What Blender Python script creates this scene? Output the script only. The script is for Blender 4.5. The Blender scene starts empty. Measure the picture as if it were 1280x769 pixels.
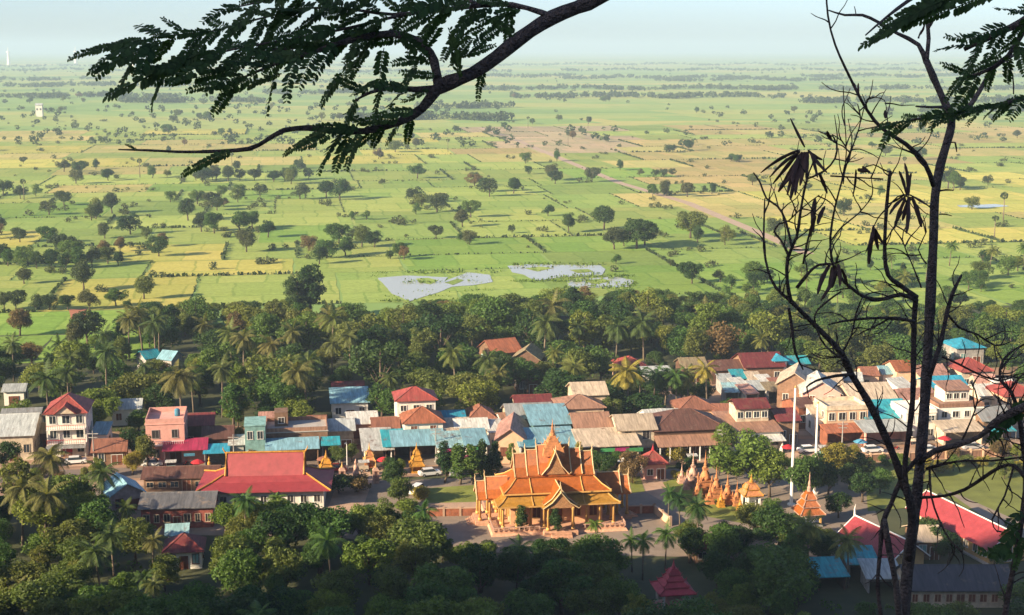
import bpy, math, random
import numpy as np
from mathutils import Vector, Matrix

# ------------------------------------------------------------------ camera, sky, sun, exposure
scene = bpy.context.scene
COL = scene.collection
CAM_H = 84.0
FPX = 1778.0                       # focal length in photo pixels (50 mm on 36 mm)
PITCH = math.atan((384.5 - 60.0) / FPX)
cam_data = bpy.data.cameras.new('camera'); cam = bpy.data.objects.new('camera', cam_data); COL.objects.link(cam)
cam_data.lens = 50.0; cam_data.sensor_width = 36.0; cam_data.clip_start = 0.1; cam_data.clip_end = 90000.0
cam.location = (0, 0, CAM_H); cam.rotation_euler = (math.pi / 2 - PITCH, 0, 0)
scene.camera = cam

SUN_EL = math.radians(22.0)
SUN_AZ = math.radians(31.0)        # light travels right and away: (cos, sin)
world = bpy.data.worlds.new('World'); scene.world = world; world.use_nodes = True
wn = world.node_tree; bg = wn.nodes['Background']
sky = wn.nodes.new('ShaderNodeTexSky'); sky.sky_type = 'NISHITA'; sky.sun_disc = False
sky.sun_elevation = SUN_EL; sky.sun_rotation = math.radians(239.0)
sky.altitude = 0.0; sky.air_density = 0.6; sky.dust_density = 0.9; sky.ozone_density = 2.0
wn.links.new(sky.outputs['Color'], bg.inputs['Color']); bg.inputs['Strength'].default_value = 0.080

sun_data = bpy.data.lights.new('sun', 'SUN'); sun = bpy.data.objects.new('sun', sun_data); COL.objects.link(sun)
sun_data.energy = 5.0; sun_data.angle = math.radians(0.6); sun_data.color = (1.0, 0.80, 0.54)
ldir = Vector((math.cos(SUN_EL) * math.cos(SUN_AZ), math.cos(SUN_EL) * math.sin(SUN_AZ), -math.sin(SUN_EL)))
sun.rotation_euler = ldir.to_track_quat('-Z', 'Y').to_euler(); sun.location = (-200, -100, 300)

vs = scene.view_settings; vs.view_transform = 'Standard'; vs.look = 'None'; vs.gamma = 1.0; vs.exposure = 1.45
vs.use_curve_mapping = False
scene.render.engine = 'CYCLES'
cy = scene.cycles
cy.use_denoising = True; cy.max_bounces = 5; cy.diffuse_bounces = 3; cy.glossy_bounces = 2; cy.transmission_bounces = 3
cy.volume_bounces = 1; cy.transparent_max_bounces = 4; cy.caustics_reflective = False; cy.caustics_refractive = False
cy.sample_clamp_indirect = 6.0

HAZE = 0.000145                      # density of the air, per metre
R = random.Random(7)
# ------------------------------------------------------------------ photo geometry helpers
SP, CP = math.sin(PITCH), math.cos(PITCH)
def ray(px, py):
    a = (px - 640.0) / FPX; b = (384.5 - py) / FPX
    return Vector((a, CP + b * SP, -SP + b * CP))
def P(px, py, z=0.0):
    d = ray(px, py); t = (z - CAM_H) / d.z
    return Vector((d.x * t, d.y * t, z))
def P3(px, py, depth):
    return Vector((0, 0, CAM_H)) + ray(px, py) * depth
def proj(p):
    x, y, z = p[0], p[1], p[2] - CAM_H
    f = y * CP - z * SP; u = y * SP + z * CP
    return 640 + FPX * x / f, 384.5 - FPX * u / f, f
def scl(py): return FPX / proj(P(640, py))[2]     # pixels per metre on the ground at image row py
GRID = math.radians(9.0)
CG, SG = math.cos(GRID), math.sin(GRID)
def G(u, v, z=0.0): return Vector((u * CG - v * SG, u * SG + v * CG, z))
def toG(p): return p[0] * CG + p[1] * SG, -p[0] * SG + p[1] * CG

# ------------------------------------------------------------------ materials
MATS = {}
def lin(c): return tuple(c) + (1.0,)
def mat(name, col, rough=0.8, var=0.28, scale=0.9, col2=None, metal=0.0, bump=0.0, bscale=8.0, wave=None, stretch=None, spec=0.3, worldco=False, rust=None, paddy=None):
    if name in MATS: return MATS[name]
    m = bpy.data.materials.new(name); m.use_nodes = True; nt = m.node_tree; N = nt.nodes; L = nt.links
    b = N['Principled BSDF']; b.inputs['Roughness'].default_value = rough; b.inputs['Metallic'].default_value = metal
    b.inputs['Specular IOR Level'].default_value = spec
    tc = N.new('ShaderNodeTexCoord'); mp = N.new('ShaderNodeMapping')
    if worldco:
        geo = N.new('ShaderNodeNewGeometry'); L.new(geo.outputs['Position'], mp.inputs['Vector'])
    else:
        L.new(tc.outputs['Object'], mp.inputs['Vector'])
    if stretch: mp.inputs['Scale'].default_value = stretch
    nz = N.new('ShaderNodeTexNoise'); nz.inputs['Scale'].default_value = scale; nz.inputs['Detail'].default_value = 6; nz.inputs['Roughness'].default_value = 0.65
    L.new(mp.outputs['Vector'], nz.inputs['Vector'])
    rp = N.new('ShaderNodeValToRGB'); rp.color_ramp.elements[0].position = 0.3; rp.color_ramp.elements[1].position = 0.7
    c2 = col2 if col2 else tuple(c * (1 - 2 * var) for c in col)
    rp.color_ramp.elements[0].color = lin(c2); rp.color_ramp.elements[1].color = lin(col)
    L.new(nz.outputs['Fac'], rp.inputs['Fac'])
    colout = rp.outputs['Color']
    if rust:      # (colour, amount 0..1): weathered patches
        nr = N.new('ShaderNodeTexNoise'); nr.inputs['Scale'].default_value = 0.55; nr.inputs['Detail'].default_value = 8; nr.inputs['Roughness'].default_value = 0.7
        ad = N.new('ShaderNodeVectorMath'); oi2 = N.new('ShaderNodeObjectInfo'); L.new(tc.outputs['Object'], ad.inputs[0]); L.new(oi2.outputs['Location'], ad.inputs[1]); L.new(ad.outputs[0], nr.inputs['Vector'])
        r2 = N.new('ShaderNodeValToRGB'); r2.color_ramp.elements[0].position = 0.62 - 0.25*rust[1]; r2.color_ramp.elements[1].position = 0.75 - 0.15*rust[1]
        L.new(nr.outputs['Fac'], r2.inputs['Fac']); mm = N.new('ShaderNodeMix'); mm.data_type = 'RGBA'; L.new(r2.outputs['Color'], mm.inputs[0]); L.new(colout, mm.inputs[6]); mm.inputs[7].default_value = lin(rust[0]); colout = mm.outputs[2]
    if paddy:     # small plots parted by thin banks, in the grid of the land
        mq = N.new('ShaderNodeMapping'); mq.inputs['Rotation'].default_value = (0, 0, -GRID); L.new(geo.outputs['Position'], mq.inputs['Vector'])
        bk = N.new('ShaderNodeTexBrick'); bk.inputs['Scale'].default_value = 1.0; bk.inputs['Brick Width'].default_value = 17.0; bk.inputs['Row Height'].default_value = 29.0; bk.inputs['Mortar Size'].default_value = 0.5; bk.offset = 0.37
        bk.inputs['Color1'].default_value = (0.84, 0.93, 0.86, 1); bk.inputs['Color2'].default_value = (1.14, 1.06, 1.1, 1); bk.inputs['Mortar'].default_value = (0.72, 0.80, 0.72, 1); bk.inputs['Bias'].default_value = 0.0
        dn = N.new('ShaderNodeTexNoise'); dn.inputs['Scale'].default_value = 0.06; L.new(geo.outputs['Position'], dn.inputs['Vector']); dm = N.new('ShaderNodeVectorMath'); dm.operation = 'MULTIPLY_ADD'; dm.inputs[1].default_value = (5, 5, 0); L.new(dn.outputs['Color'], dm.inputs[0]); L.new(mq.outputs['Vector'], dm.inputs[2]); L.new(dm.outputs[0], bk.inputs['Vector'])
        mm = N.new('ShaderNodeMix'); mm.data_type = 'RGBA'; mm.blend_type = 'MULTIPLY'; mm.inputs[0].default_value = 1.0; L.new(colout, mm.inputs[6]); L.new(bk.outputs['Color'], mm.inputs[7]); colout = mm.outputs[2]
        fn = N.new('ShaderNodeTexNoise'); fn.inputs['Scale'].default_value = 0.5; fn.inputs['Detail'].default_value = 7; fn.inputs['Roughness'].default_value = 0.75; L.new(geo.outputs['Position'], fn.inputs['Vector'])
        fr = N.new('ShaderNodeMapRange'); fr.inputs['From Min'].default_value = 0.3; fr.inputs['From Max'].default_value = 0.7; fr.inputs['To Min'].default_value = 0.72; fr.inputs['To Max'].default_value = 1.22; L.new(fn.outputs['Fac'], fr.inputs['Value'])
        m3 = N.new('ShaderNodeVectorMath'); m3.operation = 'SCALE'; L.new(colout, m3.inputs[0]); L.new(fr.outputs['Result'], m3.inputs['Scale']); colout = m3.outputs[0]
    oi = N.new('ShaderNodeObjectInfo'); hs = N.new('ShaderNodeHueSaturation'); mr = N.new('ShaderNodeMapRange')
    mr.inputs['To Min'].default_value = 0.85; mr.inputs['To Max'].default_value = 1.15
    L.new(oi.outputs['Random'], mr.inputs['Value']); L.new(mr.outputs['Result'], hs.inputs['Value'])
    L.new(colout, hs.inputs['Color']); L.new(hs.outputs['Color'], b.inputs['Base Color'])
    if wave or bump:
        bp = N.new('ShaderNodeBump'); bp.inputs['Strength'].default_value = bump or 0.5; bp.inputs['Distance'].default_value = 0.05
        if wave:
            wv = N.new('ShaderNodeTexWave'); wv.inputs['Scale'].default_value = wave; wv.bands_direction = 'X'
            L.new(tc.outputs['Object'], wv.inputs['Vector']); L.new(wv.outputs['Fac'], bp.inputs['Height'])
        else:
            n2 = N.new('ShaderNodeTexNoise'); n2.inputs['Scale'].default_value = bscale; L.new(mp.outputs['Vector'], n2.inputs['Vector']); L.new(n2.outputs['Fac'], bp.inputs['Height'])
        L.new(bp.outputs['Normal'], b.inputs['Normal'])
    MATS[name] = m; return m

def leafmat(name, cols, trans=0.38, rough=0.6, spread=0.35):
    """foliage: colour picked per plant from a ramp, brightness varied per leaf"""
    if name in MATS: return MATS[name]
    m = bpy.data.materials.new(name); m.use_nodes = True; nt = m.node_tree; N = nt.nodes; L = nt.links
    b = N['Principled BSDF']; b.inputs['Roughness'].default_value = rough; b.inputs['Specular IOR Level'].default_value = 0.25
    oi = N.new('ShaderNodeObjectInfo'); rp = N.new('ShaderNodeValToRGB')
    while len(rp.color_ramp.elements) < len(cols): rp.color_ramp.elements.new(0.5)
    for i, c in enumerate(cols):
        rp.color_ramp.elements[i].position = i / max(1, len(cols) - 1); rp.color_ramp.elements[i].color = lin(c)
    L.new(oi.outputs['Random'], rp.inputs['Fac'])
    geo = N.new('ShaderNodeNewGeometry'); mr = N.new('ShaderNodeMapRange')
    mr.inputs['To Min'].default_value = 1 - spread; mr.inputs['To Max'].default_value = 1 + spread
    L.new(geo.outputs['Random Per Island'], mr.inputs['Value'])
    hs = N.new('ShaderNodeHueSaturation'); L.new(mr.outputs['Result'], hs.inputs['Value']); L.new(rp.outputs['Color'], hs.inputs['Color'])
    L.new(hs.outputs['Color'], b.inputs['Base Color'])
    t = N.new('ShaderNodeBsdfTranslucent'); mx = N.new('ShaderNodeMixShader'); mx.inputs['Fac'].default_value = trans
    g2 = N.new('ShaderNodeMix'); g2.data_type = 'RGBA'; g2.blend_type = 'MULTIPLY'; g2.inputs[0].default_value = 1.0
    L.new(hs.outputs['Color'], g2.inputs[6]); g2.inputs[7].default_value = (1.2, 1.25, 0.5, 1)
    L.new(g2.outputs[2], t.inputs['Color'])
    L.new(b.outputs['BSDF'], mx.inputs[1]); L.new(t.outputs['BSDF'], mx.inputs[2]); L.new(mx.outputs['Shader'], N['Material Output'].inputs['Surface'])
    MATS[name] = m; return m

# walls
mat('cream_wall', (0.70, 0.58, 0.43)); mat('white_wall', (0.78, 0.74, 0.66), var=0.12); mat('pink_wall', (0.70, 0.37, 0.31), var=0.15)
mat('beige_wall', (0.62, 0.47, 0.33)); mat('brown_wall', (0.27, 0.16, 0.10)); mat('turquoise_wall', (0.25, 0.46, 0.44)); mat('grey_wall', (0.38, 0.36, 0.34))
mat('brick_wall', (0.36, 0.13, 0.07)); mat('peach_wall', (0.70, 0.46, 0.30), var=0.15); mat('ochre_wall', (0.60, 0.36, 0.14), var=0.12)
mat('wood_wall', (0.16, 0.09, 0.06)); mat('maroon_wall', (0.24, 0.06, 0.05))
# roofs: sheet metal has fine ribs and rain streaks
R = random.Random(7)
for n, c in dict(red=(0.36, 0.075, 0.06), rust=(0.32, 0.135, 0.085), orange=(0.44, 0.15, 0.075), brown=(0.16, 0.075, 0.055), maroon=(0.20, 0.04, 0.04),
                 terracotta=(0.38, 0.21, 0.14), cream=(0.62, 0.50, 0.37), white=(0.66, 0.66, 0.62), lightgrey=(0.50, 0.53, 0.52), grey=(0.30, 0.31, 0.31),
                 lightblue=(0.28, 0.52, 0.62), blue=(0.04, 0.34, 0.50), turquoise=(0.04, 0.38, 0.46), cyan=(0.35, 0.58, 0.62), slate=(0.075, 0.075, 0.095),
                 magenta=(0.48, 0.04, 0.11), tan=(0.36, 0.29, 0.17), pinkish=(0.55, 0.30, 0.24), darkgrey=(0.14, 0.14, 0.15)).items():
    mat(n + '_roof', c, rough=0.6, var=0.3, scale=0.9, wave=6.0, bump=0.35, stretch=(2.5, 0.35, 0.35), rust=((0.17, 0.085, 0.055) if n not in ('slate', 'darkgrey', 'brown') else (0.22, 0.17, 0.13), R.uniform(0.1, 0.5)))
mat('temple_orange', (0.48, 0.128, 0.018), rough=0.5, var=0.22, scale=1.6, wave=9, bump=0.5, rust=((0.24, 0.07, 0.02), 0.3)); mat('temple_yellow', (0.46, 0.235, 0.035), rough=0.5, var=0.22, scale=1.6, wave=9, bump=0.5, rust=((0.22, 0.11, 0.03), 0.3))
mat('hall_red', (0.31, 0.046, 0.054), rough=0.55, var=0.16, scale=0.8, wave=7, bump=0.4, rust=((0.24, 0.04, 0.04), 0.25)); mat('hall_crimson', (0.27, 0.042, 0.052), rough=0.5, var=0.15, scale=1.2, wave=7, bump=0.3)
mat('gold', (0.66, 0.38, 0.12), rough=0.45, var=0.18, scale=3); mat('bright_gold', (0.58, 0.28, 0.04), rough=0.5, var=0.3, scale=2.5); mat('pale_gold', (0.68, 0.50, 0.28), rough=0.6, var=0.2, scale=3)
mat('temple_wall', (0.66, 0.38, 0.22), var=0.15); mat('temple_stone', (0.60, 0.34, 0.22), var=0.22, scale=2); mat('stupa_orange', (0.60, 0.25, 0.10), var=0.32, scale=2.0); mat('stupa_pink', (0.60, 0.37, 0.28), var=0.3, scale=2.0)
mat('gable_relief', (0.50, 0.26, 0.12), var=0.35, scale=6, bump=0.8, bscale=10)
mat('white_paint', (0.78, 0.76, 0.70), rough=0.5, var=0.08); mat('dark_opening', (0.035, 0.03, 0.03), rough=0.5, var=0.1); mat('glass', (0.03, 0.04, 0.05), rough=0.08, var=0.05, spec=0.5)
mat('wood_shutter', (0.20, 0.07, 0.04)); mat('sign_green', (0.06, 0.30, 0.10)); mat('sign_magenta', (0.42, 0.03, 0.16)); mat('sign_red', (0.50, 0.03, 0.04)); mat('sign_blue', (0.04, 0.12, 0.42))
mat('concrete', (0.42, 0.39, 0.36), scale=0.6, var=0.15); mat('steel', (0.45, 0.45, 0.45), rough=0.4, metal=0.6); mat('tyre', (0.02, 0.02, 0.02)); mat('tank_blue', (0.08, 0.28, 0.42)); mat('dark_brick', (0.30, 0.09, 0.07))
mat('stripe_black', (0.05, 0.045, 0.045))
for n, c in dict(white=(0.75, 0.75, 0.74), silver=(0.45, 0.46, 0.48), black=(0.03, 0.03, 0.035), red=(0.40, 0.03, 0.03)).items(): mat('car_' + n, c, rough=0.2, var=0.03, spec=0.6)
# plants
leafmat('leaf_deep', [(0.024, 0.062, 0.015), (0.036, 0.078, 0.018), (0.052, 0.092, 0.022)])
leafmat('leaf_green', [(0.050, 0.112, 0.022), (0.072, 0.136, 0.026), (0.100, 0.160, 0.030)])
leafmat('leaf_olive', [(0.090, 0.130, 0.028), (0.118, 0.148, 0.032), (0.150, 0.160, 0.036)])
leafmat('leaf_light', [(0.110, 0.175, 0.028), (0.140, 0.190, 0.030), (0.180, 0.195, 0.034)])
leafmat('leaf_yellow', [(0.25, 0.22, 0.036), (0.28, 0.23, 0.04)])
leafmat('leaf_dry', [(0.14, 0.105, 0.042), (0.18, 0.115, 0.05)])
leafmat('leaf_palm', [(0.055, 0.095, 0.024), (0.090, 0.118, 0.030), (0.150, 0.140, 0.044)], spread=0.4)
leafmat('leaf_field', [(0.036, 0.066, 0.024), (0.060, 0.086, 0.032), (0.105, 0.110, 0.044)])
leafmat('leaf_near', [(0.045, 0.085, 0.030), (0.065, 0.105, 0.038)], trans=0.4)
mat('bark', (0.13, 0.095, 0.065), scale=3, var=0.3, bump=0.6, bscale=12); mat('palm_bark', (0.20, 0.155, 0.11), scale=3, var=0.3)
mat('bark_near', (0.24, 0.18, 0.155), scale=25, var=0.36, bump=0.9, bscale=90); mat('bark_dark', (0.15, 0.105, 0.088), scale=30, var=0.36, bump=0.9, bscale=90)
mat('pod', (0.11, 0.058, 0.046), scale=40, var=0.3, rough=0.55)
# grounds
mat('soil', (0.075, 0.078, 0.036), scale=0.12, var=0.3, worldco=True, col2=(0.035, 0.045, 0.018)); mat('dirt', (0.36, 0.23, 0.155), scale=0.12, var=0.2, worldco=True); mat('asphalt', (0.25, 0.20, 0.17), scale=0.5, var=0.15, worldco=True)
mat('yard', (0.30, 0.24, 0.19), scale=0.2, var=0.18, worldco=True); mat('lawn', (0.19, 0.215, 0.045), scale=0.25, var=0.2, worldco=True); mat('pathway', (0.46, 0.31, 0.22), scale=0.4, var=0.15, worldco=True)
FIELD = dict(vivid=((0.165, 0.265, 0.048), (0.215, 0.330, 0.062)), green=((0.195, 0.275, 0.062), (0.255, 0.340, 0.082)), lime=((0.245, 0.310, 0.070), (0.310, 0.375, 0.095)), yellow=((0.39, 0.38, 0.085), (0.48, 0.45, 0.11)),
             gold=((0.36, 0.33, 0.105), (0.44, 0.38, 0.135)), tan=((0.35, 0.285, 0.105), (0.42, 0.335, 0.13)), pink=((0.35, 0.28, 0.16), (0.41, 0.325, 0.195)))
for n, (c2, c1) in FIELD.items(): mat('field_' + n, c1, rough=0.9, scale=0.05, col2=c2, worldco=True, stretch=(0.35, 1.8, 1.0), bump=0.5, bscale=0.9, spec=0.1, paddy=True)

def water_material():
    m = bpy.data.materials.new('pond_water'); m.use_nodes = True; nt = m.node_tree; b = nt.nodes['Principled BSDF']
    b.inputs['Base Color'].default_value = (0.38, 0.39, 0.33, 1); b.inputs['Roughness'].default_value = 0.16; b.inputs['IOR'].default_value = 1.33; b.inputs['Specular IOR Level'].default_value = 0.5
    n = nt.nodes.new('ShaderNodeTexNoise'); n.inputs['Scale'].default_value = 0.8; bp = nt.nodes.new('ShaderNodeBump'); bp.inputs['Strength'].default_value = 0.06; bp.inputs['Distance'].default_value = 0.05
    tc = nt.nodes.new('ShaderNodeTexCoord'); nt.links.new(tc.outputs['Object'], n.inputs['Vector']); nt.links.new(n.outputs['Fac'], bp.inputs['Height']); nt.links.new(bp.outputs['Normal'], b.inputs['Normal'])
    MATS['pond_water'] = m
water_material()

def plain_material():
    """far fields: patchwork of stretched cells in the grid of the paddies"""
    m = bpy.data.materials.new('plain'); m.use_nodes = True; nt = m.node_tree; N = nt.nodes; L = nt.links; b = N['Principled BSDF']; b.inputs['Roughness'].default_value = 0.95; b.inputs['Specular IOR Level'].default_value = 0.05
    geo = N.new('ShaderNodeNewGeometry'); mp = N.new('ShaderNodeMapping'); mp.inputs['Rotation'].default_value = (0, 0, -GRID); mp.inputs['Scale'].default_value = (0.0045, 0.008, 0)
    L.new(geo.outputs['Position'], mp.inputs['Vector'])
    vo = N.new('ShaderNodeTexVoronoi'); vo.feature = 'F1'; vo.distance = 'CHEBYCHEV'; vo.inputs['Scale'].default_value = 1.0; L.new(mp.outputs['Vector'], vo.inputs['Vector'])
    sp = N.new('ShaderNodeSeparateColor'); L.new(vo.outputs['Color'], sp.inputs['Color'])
    big = N.new('ShaderNodeTexNoise'); big.inputs['Scale'].default_value = 0.0011; big.inputs['Detail'].default_value = 3; mp2 = N.new('ShaderNodeMapping'); mp2.inputs['Scale'].default_value = (0.5, 1.0, 0)
    L.new(geo.outputs['Position'], mp2.inputs['Vector']); L.new(mp2.outputs['Vector'], big.inputs['Vector'])
    mx = N.new('ShaderNodeMath'); mx.operation = 'MULTIPLY_ADD'; L.new(sp.outputs['Red'], mx.inputs[0]); mx.inputs[1].default_value = 0.45
    ad = N.new('ShaderNodeMath'); ad.operation = 'MULTIPLY_ADD'; L.new(big.outputs['Fac'], ad.inputs[0]); ad.inputs[1].default_value = 1.5; ad.inputs[2].default_value = -0.5
    L.new(ad.outputs[0], mx.inputs[2])
    rp = N.new('ShaderNodeValToRGB'); E = rp.color_ramp.elements
    E[0].position = 0.1; E[0].color = lin((0.17, 0.27, 0.085)); E[1].position = 0.97; E[1].color = lin((0.44, 0.32, 0.16))
    for p, c in ((0.35, (0.22, 0.33, 0.10)), (0.58, (0.30, 0.36, 0.11)), (0.8, (0.42, 0.38, 0.13))):
        e = E.new(p); e.color = lin(c)
    L.new(mx.outputs[0], rp.inputs['Fac'])
    fine = N.new('ShaderNodeTexNoise'); fine.inputs['Scale'].default_value = 0.05; fine.inputs['Detail'].default_value = 5; L.new(geo.outputs['Position'], fine.inputs['Vector'])
    mr = N.new('ShaderNodeMapRange'); mr.inputs['To Min'].default_value = 0.75; mr.inputs['To Max'].default_value = 1.2; L.new(fine.outputs['Fac'], mr.inputs['Value'])
    hs = N.new('ShaderNodeHueSaturation'); L.new(mr.outputs['Result'], hs.inputs['Value']); L.new(rp.outputs['Color'], hs.inputs['Color']); L.new(hs.outputs['Color'], b.inputs['Base Color'])
    MATS['plain'] = m
plain_material()
M = MATS

# ------------------------------------------------------------------ mesh helpers
class MB:
    def __init__(s): s.v = []; s.f = []
    def add(s, vs_, fs_):
        o = len(s.v); s.v += [tuple(q) for q in vs_]; s.f += [tuple(i + o for i in f) for f in fs_]; return s
    def box(s, x0, x1, y0, y1, z0, z1):
        return s.add([(x0,y0,z0),(x1,y0,z0),(x1,y1,z0),(x0,y1,z0),(x0,y0,z1),(x1,y0,z1),(x1,y1,z1),(x0,y1,z1)], [(0,3,2,1),(4,5,6,7),(0,1,5,4),(1,2,6,5),(2,3,7,6),(3,0,4,7)])
    def prism_x(s, prof, x0, x1):       # profile (y,z) extruded along x
        n = len(prof); a = [(x0, y, z) for y, z in prof] + [(x1, y, z) for y, z in prof]
        return s.add(a, [tuple(range(n - 1, -1, -1)), tuple(range(n, 2 * n))] + [(i, (i + 1) % n, n + (i + 1) % n, n + i) for i in range(n)])
    def prism_y(s, prof, y0, y1):       # profile (x,z) extruded along y
        n = len(prof); a = [(x, y0, z) for x, z in prof] + [(x, y1, z) for x, z in prof]
        return s.add(a, [tuple(range(n)), tuple(range(2 * n - 1, n - 1, -1))] + [((i + 1) % n, i, n + i, n + (i + 1) % n) for i in range(n)])
    def frust(s, a, z0, b, z1):         # rect a=(x0,x1,y0,y1) at z0 to rect b at z1
        return s.add([(a[0],a[2],z0),(a[1],a[2],z0),(a[1],a[3],z0),(a[0],a[3],z0),(b[0],b[2],z1),(b[1],b[2],z1),(b[1],b[3],z1),(b[0],b[3],z1)], [(0,3,2,1),(4,5,6,7),(0,1,5,4),(1,2,6,5),(2,3,7,6),(3,0,4,7)])
    def lathe(s, prof, n=10, c=(0,0), sq=False):
        o = len(s.v)
        for r, z in prof:
            for k in range(n):
                a = 2 * math.pi * (k + 0.5) / n; s.v.append((c[0] + r * math.cos(a), c[1] + r * math.sin(a), z))
        for i in range(len(prof) - 1):
            for k in range(n):
                s.f.append((o + i*n + k, o + i*n + (k+1)%n, o + (i+1)*n + (k+1)%n, o + (i+1)*n + k))
        s.f.append(tuple(o + k for k in range(n - 1, -1, -1))); m_ = o + (len(prof) - 1) * n; s.f.append(tuple(m_ + k for k in range(n))); return s
    def tube(s, pts, rad, n=6):
        pts = [Vector(p) for p in pts]; o = len(s.v); m_ = len(pts)
        for i, p in enumerate(pts):
            d = (pts[min(i + 1, m_ - 1)] - pts[max(i - 1, 0)]); d.normalize()
            a = d.cross(Vector((0.31, 0.87, 0.38))); a.normalize(); b = d.cross(a)
            r = rad[i] if hasattr(rad, '__len__') else rad
            for k in range(n):
                t = 2 * math.pi * k / n; s.v.append(tuple(p + a * (r * math.cos(t)) + b * (r * math.sin(t))))
        for i in range(m_ - 1):
            for k in range(n): s.f.append((o + i*n + k, o + i*n + (k+1)%n, o + (i+1)*n + (k+1)%n, o + (i+1)*n + k))
        s.f.append(tuple(o + k for k in range(n - 1, -1, -1))); q = o + (m_ - 1) * n; s.f.append(tuple(q + k for k in range(n))); return s
    def mesh(s, name, m=None, smooth=False):
        me = bpy.data.meshes.new(name); me.from_pydata(s.v, [], s.f); me.update()
        if m: me.materials.append(M[m] if isinstance(m, str) else m)
        if smooth: me.shade_smooth()
        return me
    def build(s, name, m, parent=None, smooth=False, loc=None, rz=0):
        return obj(name, s.mesh(name, m, smooth), parent, loc, rz)
def obj(name, me, parent=None, loc=None, rz=0.0):
    o = bpy.data.objects.new(name, me); COL.objects.link(o)
    if parent is not None: o.parent = parent
    if loc is not None: o.location = loc
    if rz: o.rotation_euler = (0, 0, rz)
    return o
def tag(o, label=None, cat=None, group=None, kind=None):
    if label: o['label'] = label
    if cat: o['category'] = cat
    if group: o['group'] = group
    if kind: o['kind'] = kind
    return o
def thing(name, label, cat, loc=(0,0,0), rz=0.0, group=None):
    return tag(obj(name, None, None, loc, rz), label, cat, group)
def quads_mesh(name, V, m=None):
    """V: (N,4,3) array of quads"""
    V = np.asarray(V, dtype=np.float32); n = V.shape[0]
    me = bpy.data.meshes.new(name); me.vertices.add(n * 4); me.vertices.foreach_set('co', V.reshape(-1))
    me.loops.add(n * 4); me.loops.foreach_set('vertex_index', np.arange(n * 4, dtype=np.int32))
    me.polygons.add(n); me.polygons.foreach_set('loop_start', np.arange(0, n * 4, 4, dtype=np.int32)); me.polygons.foreach_set('loop_total', np.full(n, 4, dtype=np.int32))
    me.update(); me.validate()
    if m: me.materials.append(M[m])
    return me
def sheet(name, pts, m, z, kind='structure', label=None, parent=None):
    mb = MB(); mb.add([(p[0], p[1], z) for p in pts], [tuple(range(len(pts)))]); o = mb.build(name, m, parent)
    n = o.data.polygons[0].normal
    if n.z < 0: o.data.flip_normals()
    return tag(o, label, None, None, kind)
def sheet_px(name, pxs, m, z, **k): return sheet(name, [P(a, b) for a, b in pxs], m, z, **k)
def ribbon(name, pxs, width, m, z):
    pts = [P(a, b) for a, b in pxs]; L_, R_ = [], []
    for i, p in enumerate(pts):
        d = pts[min(i + 1, len(pts) - 1)] - pts[max(i - 1, 0)]; d.normalize(); nrm = Vector((-d.y, d.x, 0)) * width / 2
        L_.append(p + nrm); R_.append(p - nrm)
    mb = MB(); n = len(pts); mb.add([(q.x, q.y, z) for q in L_] + [(q.x, q.y, z) for q in R_], [(n + i, n + i + 1, i + 1, i) for i in range(n - 1)])
    return tag(mb.build(name, m), None, None, None, 'structure')
PROTECT = []      # (x0,x1,y0,y1,depth): what the photo shows uncovered
FOOT = []         # (x,y,r): ground taken by buildings
LAND = []         # (px,py,phrase): landmarks that tree labels may name
# ------------------------------------------------------------------ the land
def smooth(a, b, x):
    t = np.clip((x - a) / (b - a), 0, 1); return t * t * (3 - 2 * t)
def make_hill():
    xs = np.concatenate([np.linspace(-520, -60, 62), np.linspace(-52, 60, 57), np.linspace(72, 520, 40)]); ys = np.concatenate([np.linspace(-420, -20, 50), np.linspace(-16, 60, 60), np.linspace(64, 200, 46)])
    X, Y = np.meshgrid(xs, ys)
    wob = 6 * np.sin(X * 0.03) + 3 * np.sin(X * 0.11 + 1)
    wob = wob * smooth(12, 60, np.hypot(X, Y))
    h1 = np.interp(Y + wob, [-300, -120, -30, 0, 3, 6.5, 10, 40, 80, 130, 168, 185], [60, 95, 90, 82.35, 81.7, 80.5, 76, 44, 20, 5, 0, -2])
    Yr = Y + 0.18 * np.maximum(0, -205 - X)
    h2 = (130 + 12 * smooth(85, 25, Yr)) * smooth(128, 60, Yr) * smooth(-420, -270, X) * smooth(-112, -205, X)  # spur out of view, shaped so that its shadow covers the foreground trees
    h3 = 168 * np.exp(-(((X + 150) / 85) ** 2 + ((Y + 95) / 75) ** 2))  # unseen peak behind the camera, raised to keep the near trees in shade
    H = np.maximum(np.maximum(h1, h2), h3)
    H = H * smooth(520, 380, np.abs(X)) * smooth(-420, -330, Y)
    rough = (np.sin(X * 0.21 + 2 * np.sin(Y * 0.13)) + np.sin(Y * 0.27 + 2 * np.sin(X * 0.17))) * 2.0 * smooth(14, 70, np.hypot(X, Y)) * smooth(2, 12, H)
    H = H + rough - 2.5 * smooth(4, 0, H)
    nx, ny = len(xs), len(ys)
    v = np.stack([X.ravel(), Y.ravel(), H.ravel()], 1).tolist()
    f = [(j*nx+i, j*nx+i+1, (j+1)*nx+i+1, (j+1)*nx+i) for j in range(ny-1) for i in range(nx-1)]
    mb = MB(); mb.v = v; mb.f = f
    o = mb.build('hill', mat('hill_slope', (0.10, 0.105, 0.055), scale=0.3, var=0.35, col2=(0.20, 0.18, 0.15), bump=0.8, bscale=1.5, worldco=True), smooth=True)
    tag(o, 'rocky wooded hillside the view is taken from, unseen spur and peak shaped for shade', None, None, 'structure')
    return xs, ys, H
HX, HY, HH = make_hill()
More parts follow.
